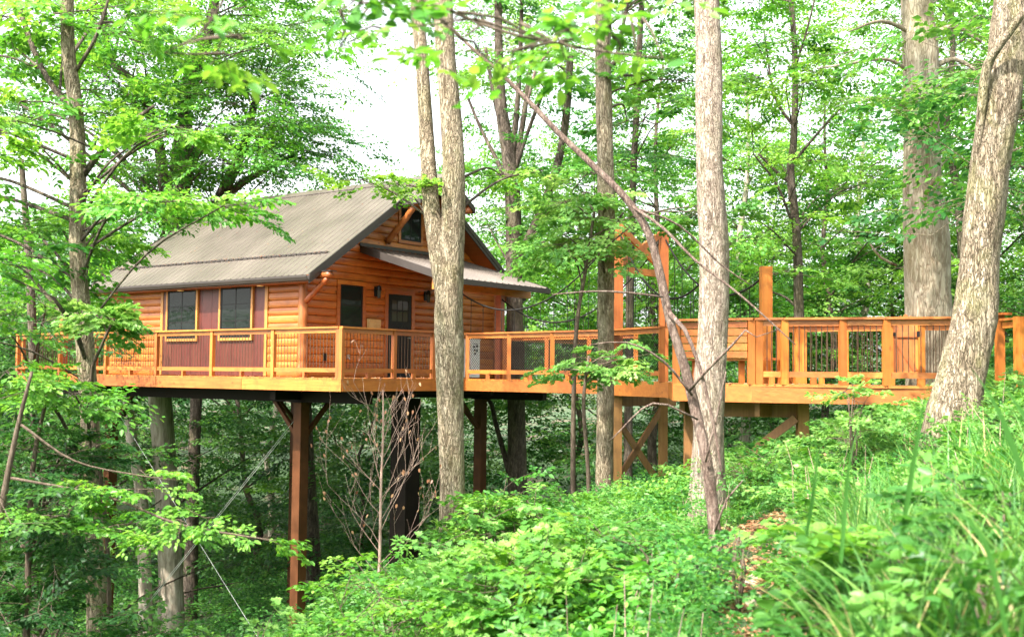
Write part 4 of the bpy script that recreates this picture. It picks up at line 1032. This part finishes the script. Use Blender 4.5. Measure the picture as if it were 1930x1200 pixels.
t.boxes([(1640, 160, 1800, 205, 18.6, 19.6, 6), (1780, -40, 1880, 140, 20.5, 22, 7), (1600, 20, 1680, 130, 20, 22, 3), (1790, 210, 1840, 420, 20.5, 22, 5)], S=.7, leaf=.085, clump=6, tpls=SPR_DENSE, flat=.10, tint0=.6, keep=.6)
t.boxes([(1400, -1100, 2300, -300, 19, 25, 6)], S=2.0, leaf=.2, clump=8)
t.build('leaf_bright', LANCE, 1.6)
t = Tree('leaning_maple', 'large leaning trunk with ridged bark at the right edge', bark='bark_rough')
t.stem([(1965, -500, 13.8, 56), (1912, -30, 13.2, 66), (1902, 60, 13.1, 68), (1888, 170, 13, 70), (1869, 290, 13, 71), (1856, 400, 13, 71), (1847, 490, 13, 71), (1838, 600, 13, 78), (1822, 670, 13, 84), (1806, 740, 13, 92), (1796, 790, 13, 102)], 34, .06, .09, ground=True)
t.boxes([(1600, -1400, 2500, -500, 11, 16, 5), (1850, 60, 2050, 420, 14.5, 19, 8)], S=1.5, leaf=.13, clump=8, tint0=.35)
t.stem([(1965, -30, 12.5, 13), (1925, 30, 12.6, 14), (1885, 85, 12.7, 15), (1862, 122, 12.8, 18), (1853, 180, 12.85, 18), (1845, 260, 12.9, 14), (1836, 340, 13, 8)], 12, .08, .08, limb=True)
t.build('leaf_mid', DIAM)

# --- thin dark trees behind the landing and bridge
t = Tree('slender_maple', 'thin dark tree rising behind the landing left of the cedar', bark='bark_dark')
t.stem([(1480, -120, 33, 8), (1498, 100, 33, 11), (1496, 260, 33, 13), (1490, 330, 33, 15), (1502, 450, 33, 17), (1506, 590, 33, 19), (1508, 760, 33, 22)], 12, ground=True)
for pts in ([(1497, 350, 33, 7), (1465, 325, 33, 6), (1430, 290, 33, 4)], [(1497, 430, 33, 6), (1465, 350, 32.6, 5), (1420, 290, 32.4, 3)], [(1497, 240, 33, 7), (1460, 180, 33, 5), (1440, 60, 33, 3)], [(1500, 300, 33, 6), (1560, 230, 33, 4), (1600, 190, 33, 3)], [(1495, 140, 33, 6), (1520, 60, 33, 4), (1545, -40, 33, 3)], [(1502, 580, 33, 6), (1480, 560, 33, 4), (1440, 545, 33, 3)]):
    t.stem(pts, 7, limb=True)
t.boxes([(1380, -60, 1620, 100, 30, 35, 9), (1380, 100, 1600, 260, 30, 36, 6), (1400, 280, 1650, 420, 30, 36, 6), (1390, 440, 1480, 560, 31, 36, 3)], S=1.2, leaf=.135, clump=8, flat=.07, tint0=.6)
t.boxes([(1300, -800, 1800, -160, 28, 36, 4)], S=2.2, leaf=.24, clump=8)
t.build('leaf_bright', DIAM)
t = Tree('slender_maple', 'thin tree directly behind the rope portal, crown above the bridge', bark='bark_dark')
t.stem([(1215, -120, 34, 9), (1207, 60, 34, 11), (1200, 200, 34, 12), (1193, 350, 34, 13), (1188, 520, 34, 15), (1185, 760, 34, 16), (1183, 950, 34, 18)], 10, ground=True)
t.boxes([(1150, -60, 1320, 120, 31, 36, 5), (1170, 120, 1320, 260, 31, 36, 6), (1170, 290, 1310, 400, 31, 36, 3)], S=1.2, leaf=.135, clump=8, flat=.07, tint0=.45)
t.build('leaf_mid', DIAM)

# ---- woods behind: copied trees one can still tell as trunks
protos = []
def proto(label, bark, leafm, seed, h, r0, dens):
    t = Tree('woodland_tree', label, bark=bark, group='trees of the wood behind the cabin and bridge', base=np.zeros(3))
    r_ = np.random.default_rng(seed); P = [(0, 0, -1.0, r0 * 1.2)]
    for i in range(1, 8): P.append((r_.normal(0, .22), r_.normal(0, .22), h * i / 7, r0 * (1 - .11 * i)))
    t.stem(P, 9, .05, .6, world=True)
    for i in range(dens):
        z = h * (.08 + .92 * r_.random() ** 1.25); a = r_.uniform(0, 6.28); rr_ = (1.2 + 3.3 * math.sin(math.pi * min(1, z / h * .9))) * r_.uniform(.35, 1)
        t.clump(np.array([rr_ * math.cos(a), rr_ * math.sin(a), z]), 1.6, .16, SPR, clump=6, flat=.07, tvar=.3)
    return t.build(leafm, DIAM)
pr = [proto('slim dark stemmed woodland tree with bright layered leaves', 'bark_dark', 'leaf_bright', 1, 15, .17, 26), proto('grey stemmed woodland tree with mid green layered leaves', 'bark_grey', 'leaf_mid', 2, 16, .22, 26), proto('dark woodland tree with deep green dense crown', 'bark_dark', 'leaf_deep', 3, 12, .14, 26)]
spots = [(-40, 44, 2), (60, 52, 1), (165, 46, 0), (460, 47, 2), (520, 56, 1), (640, 60, 2), (690, 44, 2), (1090, 46, 0), (1150, 56, 1), (1240, 42, 0), (1330, 52, 2), (1400, 44, 1), (1460, 58, 0), (1560, 42, 0), (1620, 50, 1), (1690, 44, 2), (1800, 36, 0), (1880, 42, 2), (1960, 34, 1), (2060, 40, 0), (-140, 38, 1), (2150, 30, 2)]
used = set()
for i, (px, D, k) in enumerate(spots):
    p = W(px, 705, D); z = gz1(p[0], p[1]); loc_ = (p[0], p[1], z); s_ = random.uniform(.85, 1.15)
    if px in (640, 690): s_ *= .62
    if k not in used: used.add(k); o = pr[k]; o.location = loc_; o.rotation_euler = (0, 0, random.uniform(0, 6.28)); o.scale = (s_,) * 3
    else: far_copy(pr[k], loc_, random.uniform(0, 6.28), s_)

# ---- the wood beyond, one mass of foliage
def wood_mass(name, label, boxes, S, leaf, material, clump=10, tint0=.5):
    LV = Leaves()
    for (x0, y0, x1, y1, D0, D1, n) in boxes:
        for _ in range(n):
            c = W(rng.uniform(x0, x1), rng.uniform(y0, y1), rng.uniform(D0, D1))
            if c[2] < gz1(c[0], c[1]): continue
            m = int(clump * rng.uniform(.6, 1.4)); R = S * rng.uniform(.7, 1.6); th = rng.uniform(0, 6.283, m); rr_ = np.sqrt(rng.random(m)) * R
            O = np.stack([c[0] + rr_ * np.cos(th), c[1] + rr_ * np.sin(th), c[2] + rng.normal(0, .16 * R, m) - .15 * rr_], 1)
            T = np.clip(tint0 + rng.normal(0, .25) + rng.normal(0, .06, m), .02, .98)
            add_sprays(LV, O, th + rng.normal(0, .5, m), rng.normal(-.08, .2, m), S * rng.uniform(.6, 1.1, m), leaf, T, SPR)
    o = LV.build(name, DIAM, M[material], None, tuple(W(960, 705, 50))); return tag(o, label, 'woods', kind='stuff')
wood_mass('distant_woods', 'bright leafy woods beyond the bridge and landing', [(860, 450, 2150, 640, 38, 62, 130), (1300, -150, 2150, 300, 42, 62, 64), (1300, 260, 2150, 450, 42, 62, 50), (880, -100, 1300, 400, 44, 62, 26), (-250, -150, 560, 380, 42, 62, 44), (860, 390, 1300, 480, 44, 62, 16), (640, 330, 900, 560, 44, 62, 24), (820, -80, 1000, 330, 44, 60, 14), (540, -60, 700, 130, 44, 60, 7)], 2.0, .17, 'leaf_bright')
wood_mass('shaded_woods', 'deep green shaded woods filling the ravine below the deck', [(-250, 560, 1000, 800, 40, 64, 130), (-250, 780, 1000, 1250, 36, 60, 140), (900, 600, 2150, 900, 38, 60, 90), (-250, 380, 300, 600, 42, 60, 30)], 2.2, .19, 'leaf_deep')  # ravine shade is partly put into the darker leaf colour
wood_mass('ridge_woods', 'far wood closing the horizon', [(-500, 560, 2450, 700, 66, 95, 130), (-500, 430, 2450, 560, 70, 95, 60)], 4.0, .34, 'leaf_mid', 9)

# ------------------------------------------------------------------ foreground plants
# dead leaning stem
t = Tree('dead_leaning_stem', 'long dead reddish stem leaning across the view in front of the pinkish trunk', 'dead tree', bark='bark_dead')
t.stem([(790, -10, 12.2, 4.1), (880, 82, 12, 5.7), (940, 135, 11.9, 7.4), (1000, 195, 11.8, 9.8), (1060, 258, 11.7, 10.7), (1115, 310, 11.6, 12.3), (1180, 375, 11.5, 13.9), (1222, 440, 11.45, 15.6), (1245, 520, 11.4, 16.4), (1262, 600, 11.35, 16.4), (1290, 690, 11.3, 18.9), (1310, 770, 11.3, 19.7), (1330, 860, 11.2, 21.3), (1342, 950, 11.2, 23.0), (1355, 1090, 11.1, 24.6)], 12, .07, .08, ground=True)
for pts in ([(995, 190, 11.8, 6), (1010, 130, 11.9, 6), (1025, 110, 11.9, 4), (1050, 75, 12, 3)], [(1185, 385, 11.5, 6), (1250, 430, 11.2, 6), (1310, 490, 11, 5), (1400, 560, 10.8, 4), (1500, 650, 10.6, 2)], [(1205, 395, 11.5, 5), (1280, 425, 11.6, 4), (1360, 500, 11.7, 3), (1420, 540, 11.7, 2)],
            [(1262, 590, 11.3, 10), (1290, 620, 11.2, 8), (1318, 690, 11.1, 7), (1345, 800, 11, 6), (1362, 900, 10.9, 4)], [(1250, 560, 11.3, 4), (1190, 552, 11.2, 4), (1120, 549, 11.1, 4), (1040, 555, 11, 2)],
            [(1305, 745, 11.2, 5), (1250, 680, 11.1, 5), (1180, 645, 11, 3), (1110, 650, 11, 2)], [(1300, 735, 11.2, 6), (1330, 700, 11, 6), (1380, 650, 10.9, 5), (1405, 622, 10.8, 3)], [(1315, 790, 11.2, 4), (1230, 760, 11, 4), (1150, 830, 10.9, 2)], [(1405, 622, 10.8, 3), (1425, 635, 10.8, 2), (1470, 620, 10.8, 1)],
            [(1330, 870, 11.1, 4), (1352, 780, 11, 4), (1368, 700, 11, 2)], [(1348, 1000, 11.1, 5), (1370, 940, 11, 4), (1400, 905, 11, 2)]):
    t.stem(pts, 7, limb=True)
t.build()

# bare sapling with few dry leaves
t = Tree('bare_sapling', 'bare pale twigged sapling with a few curled dry leaves below the porch', 'sapling', bark='twig_pale')
t.stem([(722, 735, 15, 2), (722, 820, 15, 4), (718, 920, 15, 5), (716, 1040, 15, 6), (712, 1150, 15, 8), (712, 1220, 15, 9)], 7, 0, ground=True)
def twig_rec(p, d, L, r, depth):
    pts = [np.array(p, float)]; dd = np.array(d, float)
    for i in range(4):
        dd = dd + rng.normal(0, .10, 3) + np.array([0, 0, .07]); dd /= np.linalg.norm(dd); pts.append(pts[-1] + dd * L / 4)
    t.lb.tube([tuple(q) for q in pts], list(np.linspace(r, r * .35, 5)), 5, 0, False)
    if depth > 0:
        for k in range(3):
            i = rng.integers(1, 5); a = rng.uniform(-.8, .8); d2 = dd + np.array([a, rng.normal(0, .35), .15]); d2 /= np.linalg.norm(d2)
            twig_rec(pts[i], d2, L * rng.uniform(.45, .7), r * .6, depth - 1)
    if depth <= 1 and rng.random() < .45:
        n_ = np.array([rng.normal(0, 1, 3)]); t.LV.add(np.array([pts[-1]]), np.array([[rng.normal(0, .3), rng.normal(0, .3), -1.0]]), n_, .06, rng.random())
for y, s_ in [(1090, -1), (1060, 1), (1030, -1), (1000, 1), (970, -1), (940, 1), (910, -1), (890, 1), (860, -1), (840, 1), (815, 1), (800, -1), (980, 1), (955, 1), (925, -1), (870, 1), (1075, 1), (1045, -1)]:
    p = W(718, y, 15); L = .95 if y > 900 else .7
    twig_rec(p, (s_ * rng.uniform(.3, .7), rng.normal(0, .3), rng.uniform(.5, 1.1)), L * rng.uniform(.8, 1.2), .0048, 2)
t.build('dry', OVAL)

# near blurred branch over the top of the view
def near_branch(label, stems, boxes, S, leaf, **k):
    t = Tree('overhanging_branch', label, 'branch', bark='twig')
    for s_ in stems: t.stem(s_, 7, 0, .06)
    t.boxes(boxes, S=S, leaf=leaf, **k); return t.build('leaf_bright', OVAL)
near_branch('leafy branch hanging close to the camera at the top centre', [[(700, -160, 5.2, 12), (800, 0, 5.2, 9), (870, 75, 5.1, 6)], [(800, 0, 5.2, 8), (950, 60, 5, 6), (1120, 95, 4.9, 5), (1250, 110, 4.9, 3)], [(760, -60, 5.2, 7), (690, 20, 5.2, 5), (640, 90, 5.2, 3)]],
            [(820, 10, 1240, 100, 4.6, 5.4, 11), (620, -10, 760, 70, 4.8, 5.6, 4)], .30, .085, clump=2, keep=.17, flat=.15, rad=.9, tint0=.5, limbs=True)
near_branch('small leafy twig hanging close to the camera above the roof', [[(470, -160, 4.8, 9), (430, -20, 4.8, 6), (380, 60, 4.8, 4), (310, 100, 4.8, 2)]], [(320, 30, 480, 130, 4.6, 5, 3)], .26, .085, clump=1, keep=.2, tint0=.55)

# shrubs on the bank, each its own plant
def shrub(label, px, D, top, wpx, n, leafm, tpl=OVAL, S=.5, leaf=.075, name='shrub', tint0=.5, keep=1):
    p = W(px, 705, D); g_ = gz1(p[0], p[1]); base = np.array([p[0], p[1], g_]); topz = W(px, top, D)[2]; h = max(.35, topz - g_)
    t = Tree(name, label, 'shrub', bark='twig', base=base); wd = wpx / 2 * D / F
    for i in range(5):
        a = rng.uniform(0, 6.28); e = base + np.array([math.cos(a) * wd * .5, math.sin(a) * wd * .4, h * rng.uniform(.6, .9)])
        t.stem([(*base, .012), (*(base + (e - base) * .5 + rng.normal(0, .05, 3)), .009), (*e, .005)], 6, 0, .2, world=True)
    for i in range(n):
        a = rng.uniform(0, 6.28); q_ = math.sqrt(rng.random()); f_ = rng.random() ** .6
        c = base + np.array([math.cos(a) * wd * q_, math.sin(a) * wd * q_ * .8, h * (.15 + .85 * f_) * (1 - .25 * q_ * q_)])
        t.clump(c, S, leaf, SPR_S, pitch=.25, clump=5, flat=.25, tint0=tint0, keep=keep, limbs=(i % 4 == 0))
    return t.build(leafm, tpl)
for a in [
  ('broad dense shrub right of the twin trunks', 965, 15.5, 925, 190, 46, 'leaf_bright', OVAL, .45, .085),
  ('leafy shrub at the foot of the brown bridge trunk', 1080, 16.5, 960, 170, 42, 'leaf_bright', OVAL, .45, .08),
  ('maple seedling clump left of the pinkish trunk', 1225, 13.5, 985, 130, 22, 'leaf_bright', MAPLE, .42, .085),
  ('shrub with small leaves beneath the porch at the bank edge', 715, 14, 1060, 150, 24, 'leaf_bright', OVAL, .45, .07),
  ('shrub at the foot of the twin trunks', 800, 13.5, 1060, 200, 36, 'leaf_bright', OVAL, .45, .075),
  ('lime green seedling in front of the landing fascia', 1610, 13.5, 700, 70, 9, 'leaf_lime', MAPLE, .36, .07),
  ('pale shrub under the landing beside its support post', 1430, 16, 930, 150, 9, 'leaf_lime', OVAL, .42, .06),
  ('low pale shrub on the bank right of the landing post', 1610, 15, 900, 150, 9, 'leaf_lime', OVAL, .42, .055),
  ('shrub with broad leaves low at the bottom centre', 1040, 9, 1060, 260, 30, 'leaf_bright', MAPLE, .38, .085),
  ('maple seedling at the bottom left of centre', 490, 11.5, 1150, 70, 6, 'leaf_lime', MAPLE, .36, .085),
  ('seedling clump in the bottom centre corner of the bank', 720, 10, 1110, 200, 26, 'leaf_bright', OVAL, .40, .07),
  ('upright leafy shrub between the twin trunks and the dead stem', 1130, 11.5, 960, 130, 16, 'leaf_bright', OVAL, .42, .085),
  ('tall seedling in front of the foot of the twin trunks', 900, 11, 985, 110, 14, 'leaf_lime', MAPLE, .40, .085),
  ('bushy weed between the path and the pinkish trunk foot', 1255, 9.5, 1010, 120, 12, 'leaf_mid', OVAL, .38, .08),
  ('broad leaved weed close to the camera at the lower right', 1650, 5.6, 1010, 170, 5, 'leaf_bright', OVAL, .36, .11),
  ('tall leafy stem rising between the dead stem and the path', 1392, 9, 970, 40, 3, 'leaf_bright', OVAL, .36, .10),
  ('nettle like shrub on the bank above the path', 1600, 10, 1000, 120, 9, 'leaf_bright', OVAL, .38, .08),
  ('shrub below the right hand fence by the leaning trunk', 1950, 12, 770, 140, 12, 'leaf_mid', OVAL, .42, .075),
]: shrub(*a)

# ground cover
def in_view(x, y, m=1.15):
    return np.abs(x / np.maximum(y, .1)) < .47 * m
LV = Leaves(); n = 8400
yy = 3.2 + 26 * rng.random(n) ** .8; xx = yy * rng.uniform(-.55, .9, n); zz = gz(xx, yy)
# keep the bare path patch
px_ = 965 + 2105 * xx / yy
path = ((np.abs(xx - .222 * yy) < .42 + .25 * rng.random(n)) & (yy > 7.6) & (yy < 13.2)) | ((np.abs(px_ - 1435) < 90) & (yy < 9) & (rng.random(n) < .85))
gap = (np.sin(xx * 3.1 + 1.2 * np.sin(yy * 2.3)) * np.sin(yy * 1.9 + np.sin(xx * 2.7)) > .62) & (rng.random(n) < .8); path = path | gap
xx, yy, zz = xx[~path], yy[~path], zz[~path]; n = len(xx)
hgt = rng.uniform(.05, .38, n) * (1 + 1.1 * (np.sin(xx * 1.7 + 2) * np.sin(yy * 1.3 + 1) > .35) * (yy < 13)) * np.where((xx > 2.2) & (yy > 9.5), .4, 1.0) * np.clip(.6 + yy / 25, .6, 1.3)
sp = np.sin(xx * 2.1 + 1.5 * np.sin(yy * 1.1)) + np.sin(yy * 1.7 + 2 * np.sin(xx * .9)) + rng.normal(0, .7, n)
O = np.stack([xx, yy, zz + hgt], 1); sc_ = np.clip(.7 + yy / 30, .7, 1.3) * np.where((xx > 2.2) & (yy > 9.5), .7, 1)
for nm, lbl, mk, lf, tpl, m_, tb, lo_, hi_, kp, wf in (
  ('ground_cover', 'broad leaved weeds carpeting the bank', sp > .55, .080, OVAL, 'leaf_bright', .5, .22, .40, .6, 1),
  ('small_leaved_cover', 'small leaved dark green plants on the bank', (sp <= .55) & (sp > -.6), .042, OVAL, 'leaf_mid', .45, .20, .38, 1, 1),
  ('feathery_cover', 'narrow leaved yellowish weeds on the bank', sp <= -.6, .060, LANCE, 'leaf_lime', .35, .25, .45, 1, 1.5)):
    LV = Leaves(); nn = int(mk.sum())
    for j in range(4 if tpl is not OVAL or lf > .05 else 6):
        add_sprays(LV, O[mk] + rng.normal(0, .07, (nn, 3)) * [1, 1, .8], rng.uniform(0, 6.28, nn), rng.uniform(-.05, .9, nn), rng.uniform(lo_, hi_, nn) * sc_[mk], lf, np.clip(tb + rng.normal(0, .2, nn), 0, 1), SPR_S, keep=kp)
    o = LV.build(nm, tpl, M[m_], None, (0, 14, -3), wf); tag(o, lbl, 'undergrowth', kind='stuff')
LV = Leaves(); n = 900
yy = 3.6 + 20 * rng.random(n); xx = yy * rng.uniform(-.3, .54, n); zz = gz(xx, yy)
path = (np.abs(xx - .222 * yy) < .5) & (yy < 13.2); xx, yy, zz = xx[~path], yy[~path], zz[~path]; n = len(xx)
for j in range(3):
    add_sprays(LV, np.stack([xx, yy, zz + rng.uniform(.05, .35, n)], 1), rng.uniform(0, 6.28, n), rng.uniform(0, .5, n), rng.uniform(.2, .36, n), .085, np.clip(rng.normal(.5, .2, n), 0, 1), SPR_S, keep=.5)
o = LV.build('maple_seedlings', MAPLE, M['leaf_lime'], None, (0, 14, -3)); tag(o, 'maple seedlings scattered through the weeds on the bank', 'undergrowth', kind='stuff')
# dark ground cover down in the ravine
LV = Leaves(); n = 6000
yy = 16 + 34 * rng.random(n); xx = yy * rng.uniform(-.55, .5, n); zz = gz(xx, yy)
nr = np.where(xx > -.07 * yy, .35, 1.0)
add_sprays(LV, np.stack([xx, yy, zz + rng.uniform(.1, .7, n) * nr], 1), rng.uniform(0, 6.28, n), rng.uniform(-.1, .5, n) * nr, rng.uniform(.7, 1.3, n) * np.sqrt(nr), .12, np.clip(rng.normal(.4, .2, n), 0, 1), SPR_S)
o = LV.build('ravine_cover', DIAM, M['leaf_mid'], None, (-6, 28, -7)); tag(o, 'low shaded plants on the ravine floor', 'undergrowth', kind='stuff')

# grass
def grass(n, fx, hmin, hmax, wmin, wmax, name, label, material='grass'):
    xs, ys = fx(n); zs = gz(xs, ys); n = len(xs); segs = 5
    h_ = rng.uniform(hmin, hmax, n) * np.where(ys > 10, .6, 1); wd = rng.uniform(wmin, wmax, n); a = rng.uniform(0, 6.283, n); bend = rng.uniform(.15, .95, n) * h_; T = np.clip(rng.normal(.45, .25, n), 0, 1)
    V = np.zeros((n, segs + 1, 2, 3))
    wa = a + 1.57 + rng.normal(0, .5, n)
    for i in range(segs + 1):
        t_ = i / segs; cx = xs + np.cos(a) * bend * t_ ** 2.2; cyy = ys + np.sin(a) * bend * t_ ** 2.2; cz = zs - .03 + h_ * (t_ - .28 * (bend / h_) * t_ ** 3)
        ww = wd * (1 - t_ ** 1.8) * .5 + .0006 + wd * .15 * math.sin(3.14 * t_)
        V[:, i, 0] = np.stack([cx - np.cos(wa) * ww, cyy - np.sin(wa) * ww, cz], 1); V[:, i, 1] = np.stack([cx + np.cos(wa) * ww, cyy + np.sin(wa) * ww, cz + .15 * ww], 1)
    k = (segs + 1) * 2; fl = np.array([(2*i, 2*i+1, 2*i+3, 2*i+2) for i in range(segs)]).ravel()
    loops = (np.arange(n)[:, None] * k + fl[None]).ravel(); tot = np.full(n * segs, 4); st = np.arange(n * segs) * 4
    org = np.array([xs.mean(), ys.mean(), zs.mean()])
    o = mesh_np(name, V.reshape(-1, 3) - org, loops, st, tot, M[material], None, True, np.repeat(T, k), loc=tuple(org)); return tag(o, label, 'grass', kind='stuff')
def near_right(n):
    y = 4.2 + 5.5 * rng.random(n); x = y * rng.uniform(.30, .52, n); return x, y
def mid_slope(n):
    y = 5 + 12 * rng.random(n); x = y * rng.uniform(.12, .95, n)
    p = (np.abs(x - .222 * y) < .42) & (y < 13.2); return x[~p], y[~p]
grass(5200, near_right, .4, 1.15, .006, .018, 'tall_grass', 'tall grass growing close to the camera at the right')
grass(13000, mid_slope, .2, .7, .004, .010, 'grass', 'thin grass over the slope below the landing')
# individual broad blades near the camera
def broad_blade(label, pts, wpx):
    t = thing('reed_blade', label, 'grass blade', tuple(W(*pts[0])), 0); mb = MB(); b0 = np.array(W(*pts[0]))
    Q = smoothpath(np.array([[*W(*p), 1] for p in pts]), .05); k = len(Q); D = pts[0][2]
    for i in range(k):
        t_ = i / (k - 1); ww = wpx * D / F * .5 * (1 - t_ ** 3) * (.45 + .55 * math.sin(math.pi * min(1, t_ * 1.1 + .15))); d_ = Q[min(i+1, k-1)][:3] - Q[max(i-1, 0)][:3]; sx = np.cross(d_, np.array([.25, -1, .2])); sx /= np.linalg.norm(sx)
        for s_, off in ((-1, 0), (0, .25), (1, 0)): mb.V.append(tuple(Q[i][:3] - b0 + sx * s_ * ww + np.array([0, off * ww, 0])))
    mb.Fc = [(3*i+j, 3*i+j+1, 3*i+j+4, 3*i+j+3) for i in range(k-1) for j in (0, 1)]
    o = mb.build('blade', M['grass'], t, True); at_ = o.data.attributes.new('tint', 'FLOAT', 'POINT'); at_.data.foreach_set('value', np.full(len(o.data.vertices), .25, dtype=np.float32)); return t
for i, (lb, pts, wp) in enumerate([
  ('upright broad grass blade below the landing fascia', [(1585, 1060, 5), (1594, 940, 5.05), (1603, 860, 5.05), (1622, 800, 5.1), (1640, 790, 5.15)], 10),
  ('tall curved broad grass blade in front of the leaning trunk base', [(1700, 1010, 5), (1722, 870, 5), (1735, 790, 5), (1746, 740, 5), (1760, 700, 5)], 12),
  ('dark broad grass blade bending left near the right edge', [(1930, 900, 4.6), (1880, 770, 4.6), (1828, 690, 4.6)], 16),
  ('arching grass blade at the far right middle', [(1960, 820, 4.8), (1915, 760, 4.8), (1880, 705, 4.8)], 13),
  ('thin upright grass blade left of the broad ones', [(1520, 1010, 5.5), (1534, 920, 5.5), (1540, 850, 5.5), (1530, 810, 5.5), (1512, 790, 5.5)], 8),
  ('low arching grass blade at the lower right corner', [(1900, 1200, 3.9), (1850, 1010, 3.9), (1760, 960, 3.9), (1650, 1050, 3.9)], 14),
]): broad_blade(lb, [W_ for W_ in pts], wp)
# stones and leaf litter on the path
LV = Leaves(); n = 1700; yy = rng.uniform(7.4, 13.2, n); xx = .222 * yy + rng.normal(0, .26, n); zz = gz(xx, yy) + .02 + .02 * rng.random(n); a = rng.uniform(0, 6.28, n)
LV.add(np.stack([xx, yy, zz], 1), np.stack([np.cos(a), np.sin(a), rng.normal(0, .3, n)], 1), np.array([0, 0, 1.]) + rng.normal(0, .4, (n, 3)), .07 * rng.uniform(.5, 1.3, n), rng.random(n))
o = LV.build('leaf_litter', OVAL, M['dry'], None, (2.7, 10, -1.8)); tag(o, 'dry brown leaf litter on the bare path patch', 'leaf litter', kind='stuff')
for i in range(7):
    y = rng.uniform(8.3, 12.8); x = .222 * y + rng.normal(0, .14); r_ = rng.uniform(.05, .11); v = []
    bm = bpy.data.meshes.new('stone'); import bmesh; b_ = bmesh.new(); bmesh.ops.create_icosphere(b_, subdivisions=2, radius=r_)
    for vv in b_.verts: vv.co = Vector((vv.co.x * 1.3, vv.co.y, vv.co.z * .6)) * (1 + .16 * math.sin(vv.co.x * 60 + i) + rng.normal(0, .04))
    b_.to_mesh(bm); b_.free(); bm.materials.append(M['stone']); o = bpy.data.objects.new('stone', bm); COL.objects.link(o); o.location = (x, y, gz1(x, y) + r_ * .25); o.rotation_euler = (0, 0, i)
    tag(o, 'small pale stone lying among dry leaves on the path', 'stone', 'stones on the bare path')

# weeds among the near grass at the right
for a in [('tall weed standing in the grass at the right edge', 1870, 6.2, 880, 130, 8, 'leaf_mid', OVAL, .34, .085),
          ('low weed beside the broad leaved one at the lower right', 1740, 5.4, 1020, 200, 9, 'leaf_mid', OVAL, .32, .08),
          ('yellow green weed on the slope above the path', 1540, 8.4, 1060, 60, 4, 'leaf_bright', LANCE, .34, .09),
          ('weed in the lower right corner under the arching blade', 1890, 4.6, 1040, 220, 9, 'leaf_mid', OVAL, .3, .08)]: shrub(*a)
# unseen foliage added behind the camera to block frontal skylight and darken reflections
LV = Leaves()
for _ in range(230):
    a = rng.uniform(math.radians(-200), math.radians(20)); D = rng.uniform(16, 34)
    x, y = D * math.cos(a), D * math.sin(a)
    if y > 6: continue
    z0 = gz1(x, y); c = np.array([x, y, z0 + rng.uniform(.5, 11)]); m = 12; th = rng.uniform(0, 6.283, m); rr_ = np.sqrt(rng.random(m)) * 2.8
    add_sprays(LV, np.stack([c[0] + rr_ * np.cos(th), c[1] + rr_ * np.sin(th), c[2] + rng.normal(0, .6, m)], 1), th, rng.normal(-.08, .2, m), 2.6 * rng.uniform(.6, 1.1, m), .30, np.clip(rng.normal(.5, .2, m), 0, 1), SPR)
o = LV.build('unseen_foliage_screen', DIAM, M['leaf_mid'], None, (0, -20, 2)); tag(o, 'unseen foliage ring added behind the camera to block skylight', 'woods', kind='stuff')

# last year's leaves and dry stalks between the weeds
LV = Leaves(); n = 9000; yy = 4 + 18 * rng.random(n); xx = yy * rng.uniform(-.45, .52, n); zz = gz(xx, yy) + .01 + .05 * rng.random(n); a = rng.uniform(0, 6.28, n)
LV.add(np.stack([xx, yy, zz], 1), np.stack([np.cos(a), np.sin(a), rng.normal(0, .3, n)], 1), np.array([0, 0, 1.]) + rng.normal(0, .4, (n, 3)), .075 * rng.uniform(.5, 1.3, n), rng.random(n))
o = LV.build('forest_litter', OVAL, M['dry'], None, (2, 12, -2)); tag(o, 'brown leaf litter lying under the weeds of the bank', 'leaf litter', kind='stuff')
mb = MB()
for i in range(150):
    y = rng.uniform(5, 15); x = y * rng.uniform(-.1, .5)
    if abs(x - .222 * y) < .3: continue
    z = gz1(x, y); h_ = rng.uniform(.3, .8); a = rng.normal(0, .25, 2); mb.tube([(x, y, z), (x + a[0] * h_ * .5, y + a[1] * h_ * .5, z + h_ * .6), (x + a[0] * h_, y + a[1] * h_, z + h_)], [.005, .004, .002], 4, 0, False)
o = mb.build('dry_stalks', M['twig_pale'], None, True, loc=(2, 10, -2)); tag(o, 'thin dry stalks standing among the weeds', 'dry stalks', kind='stuff')
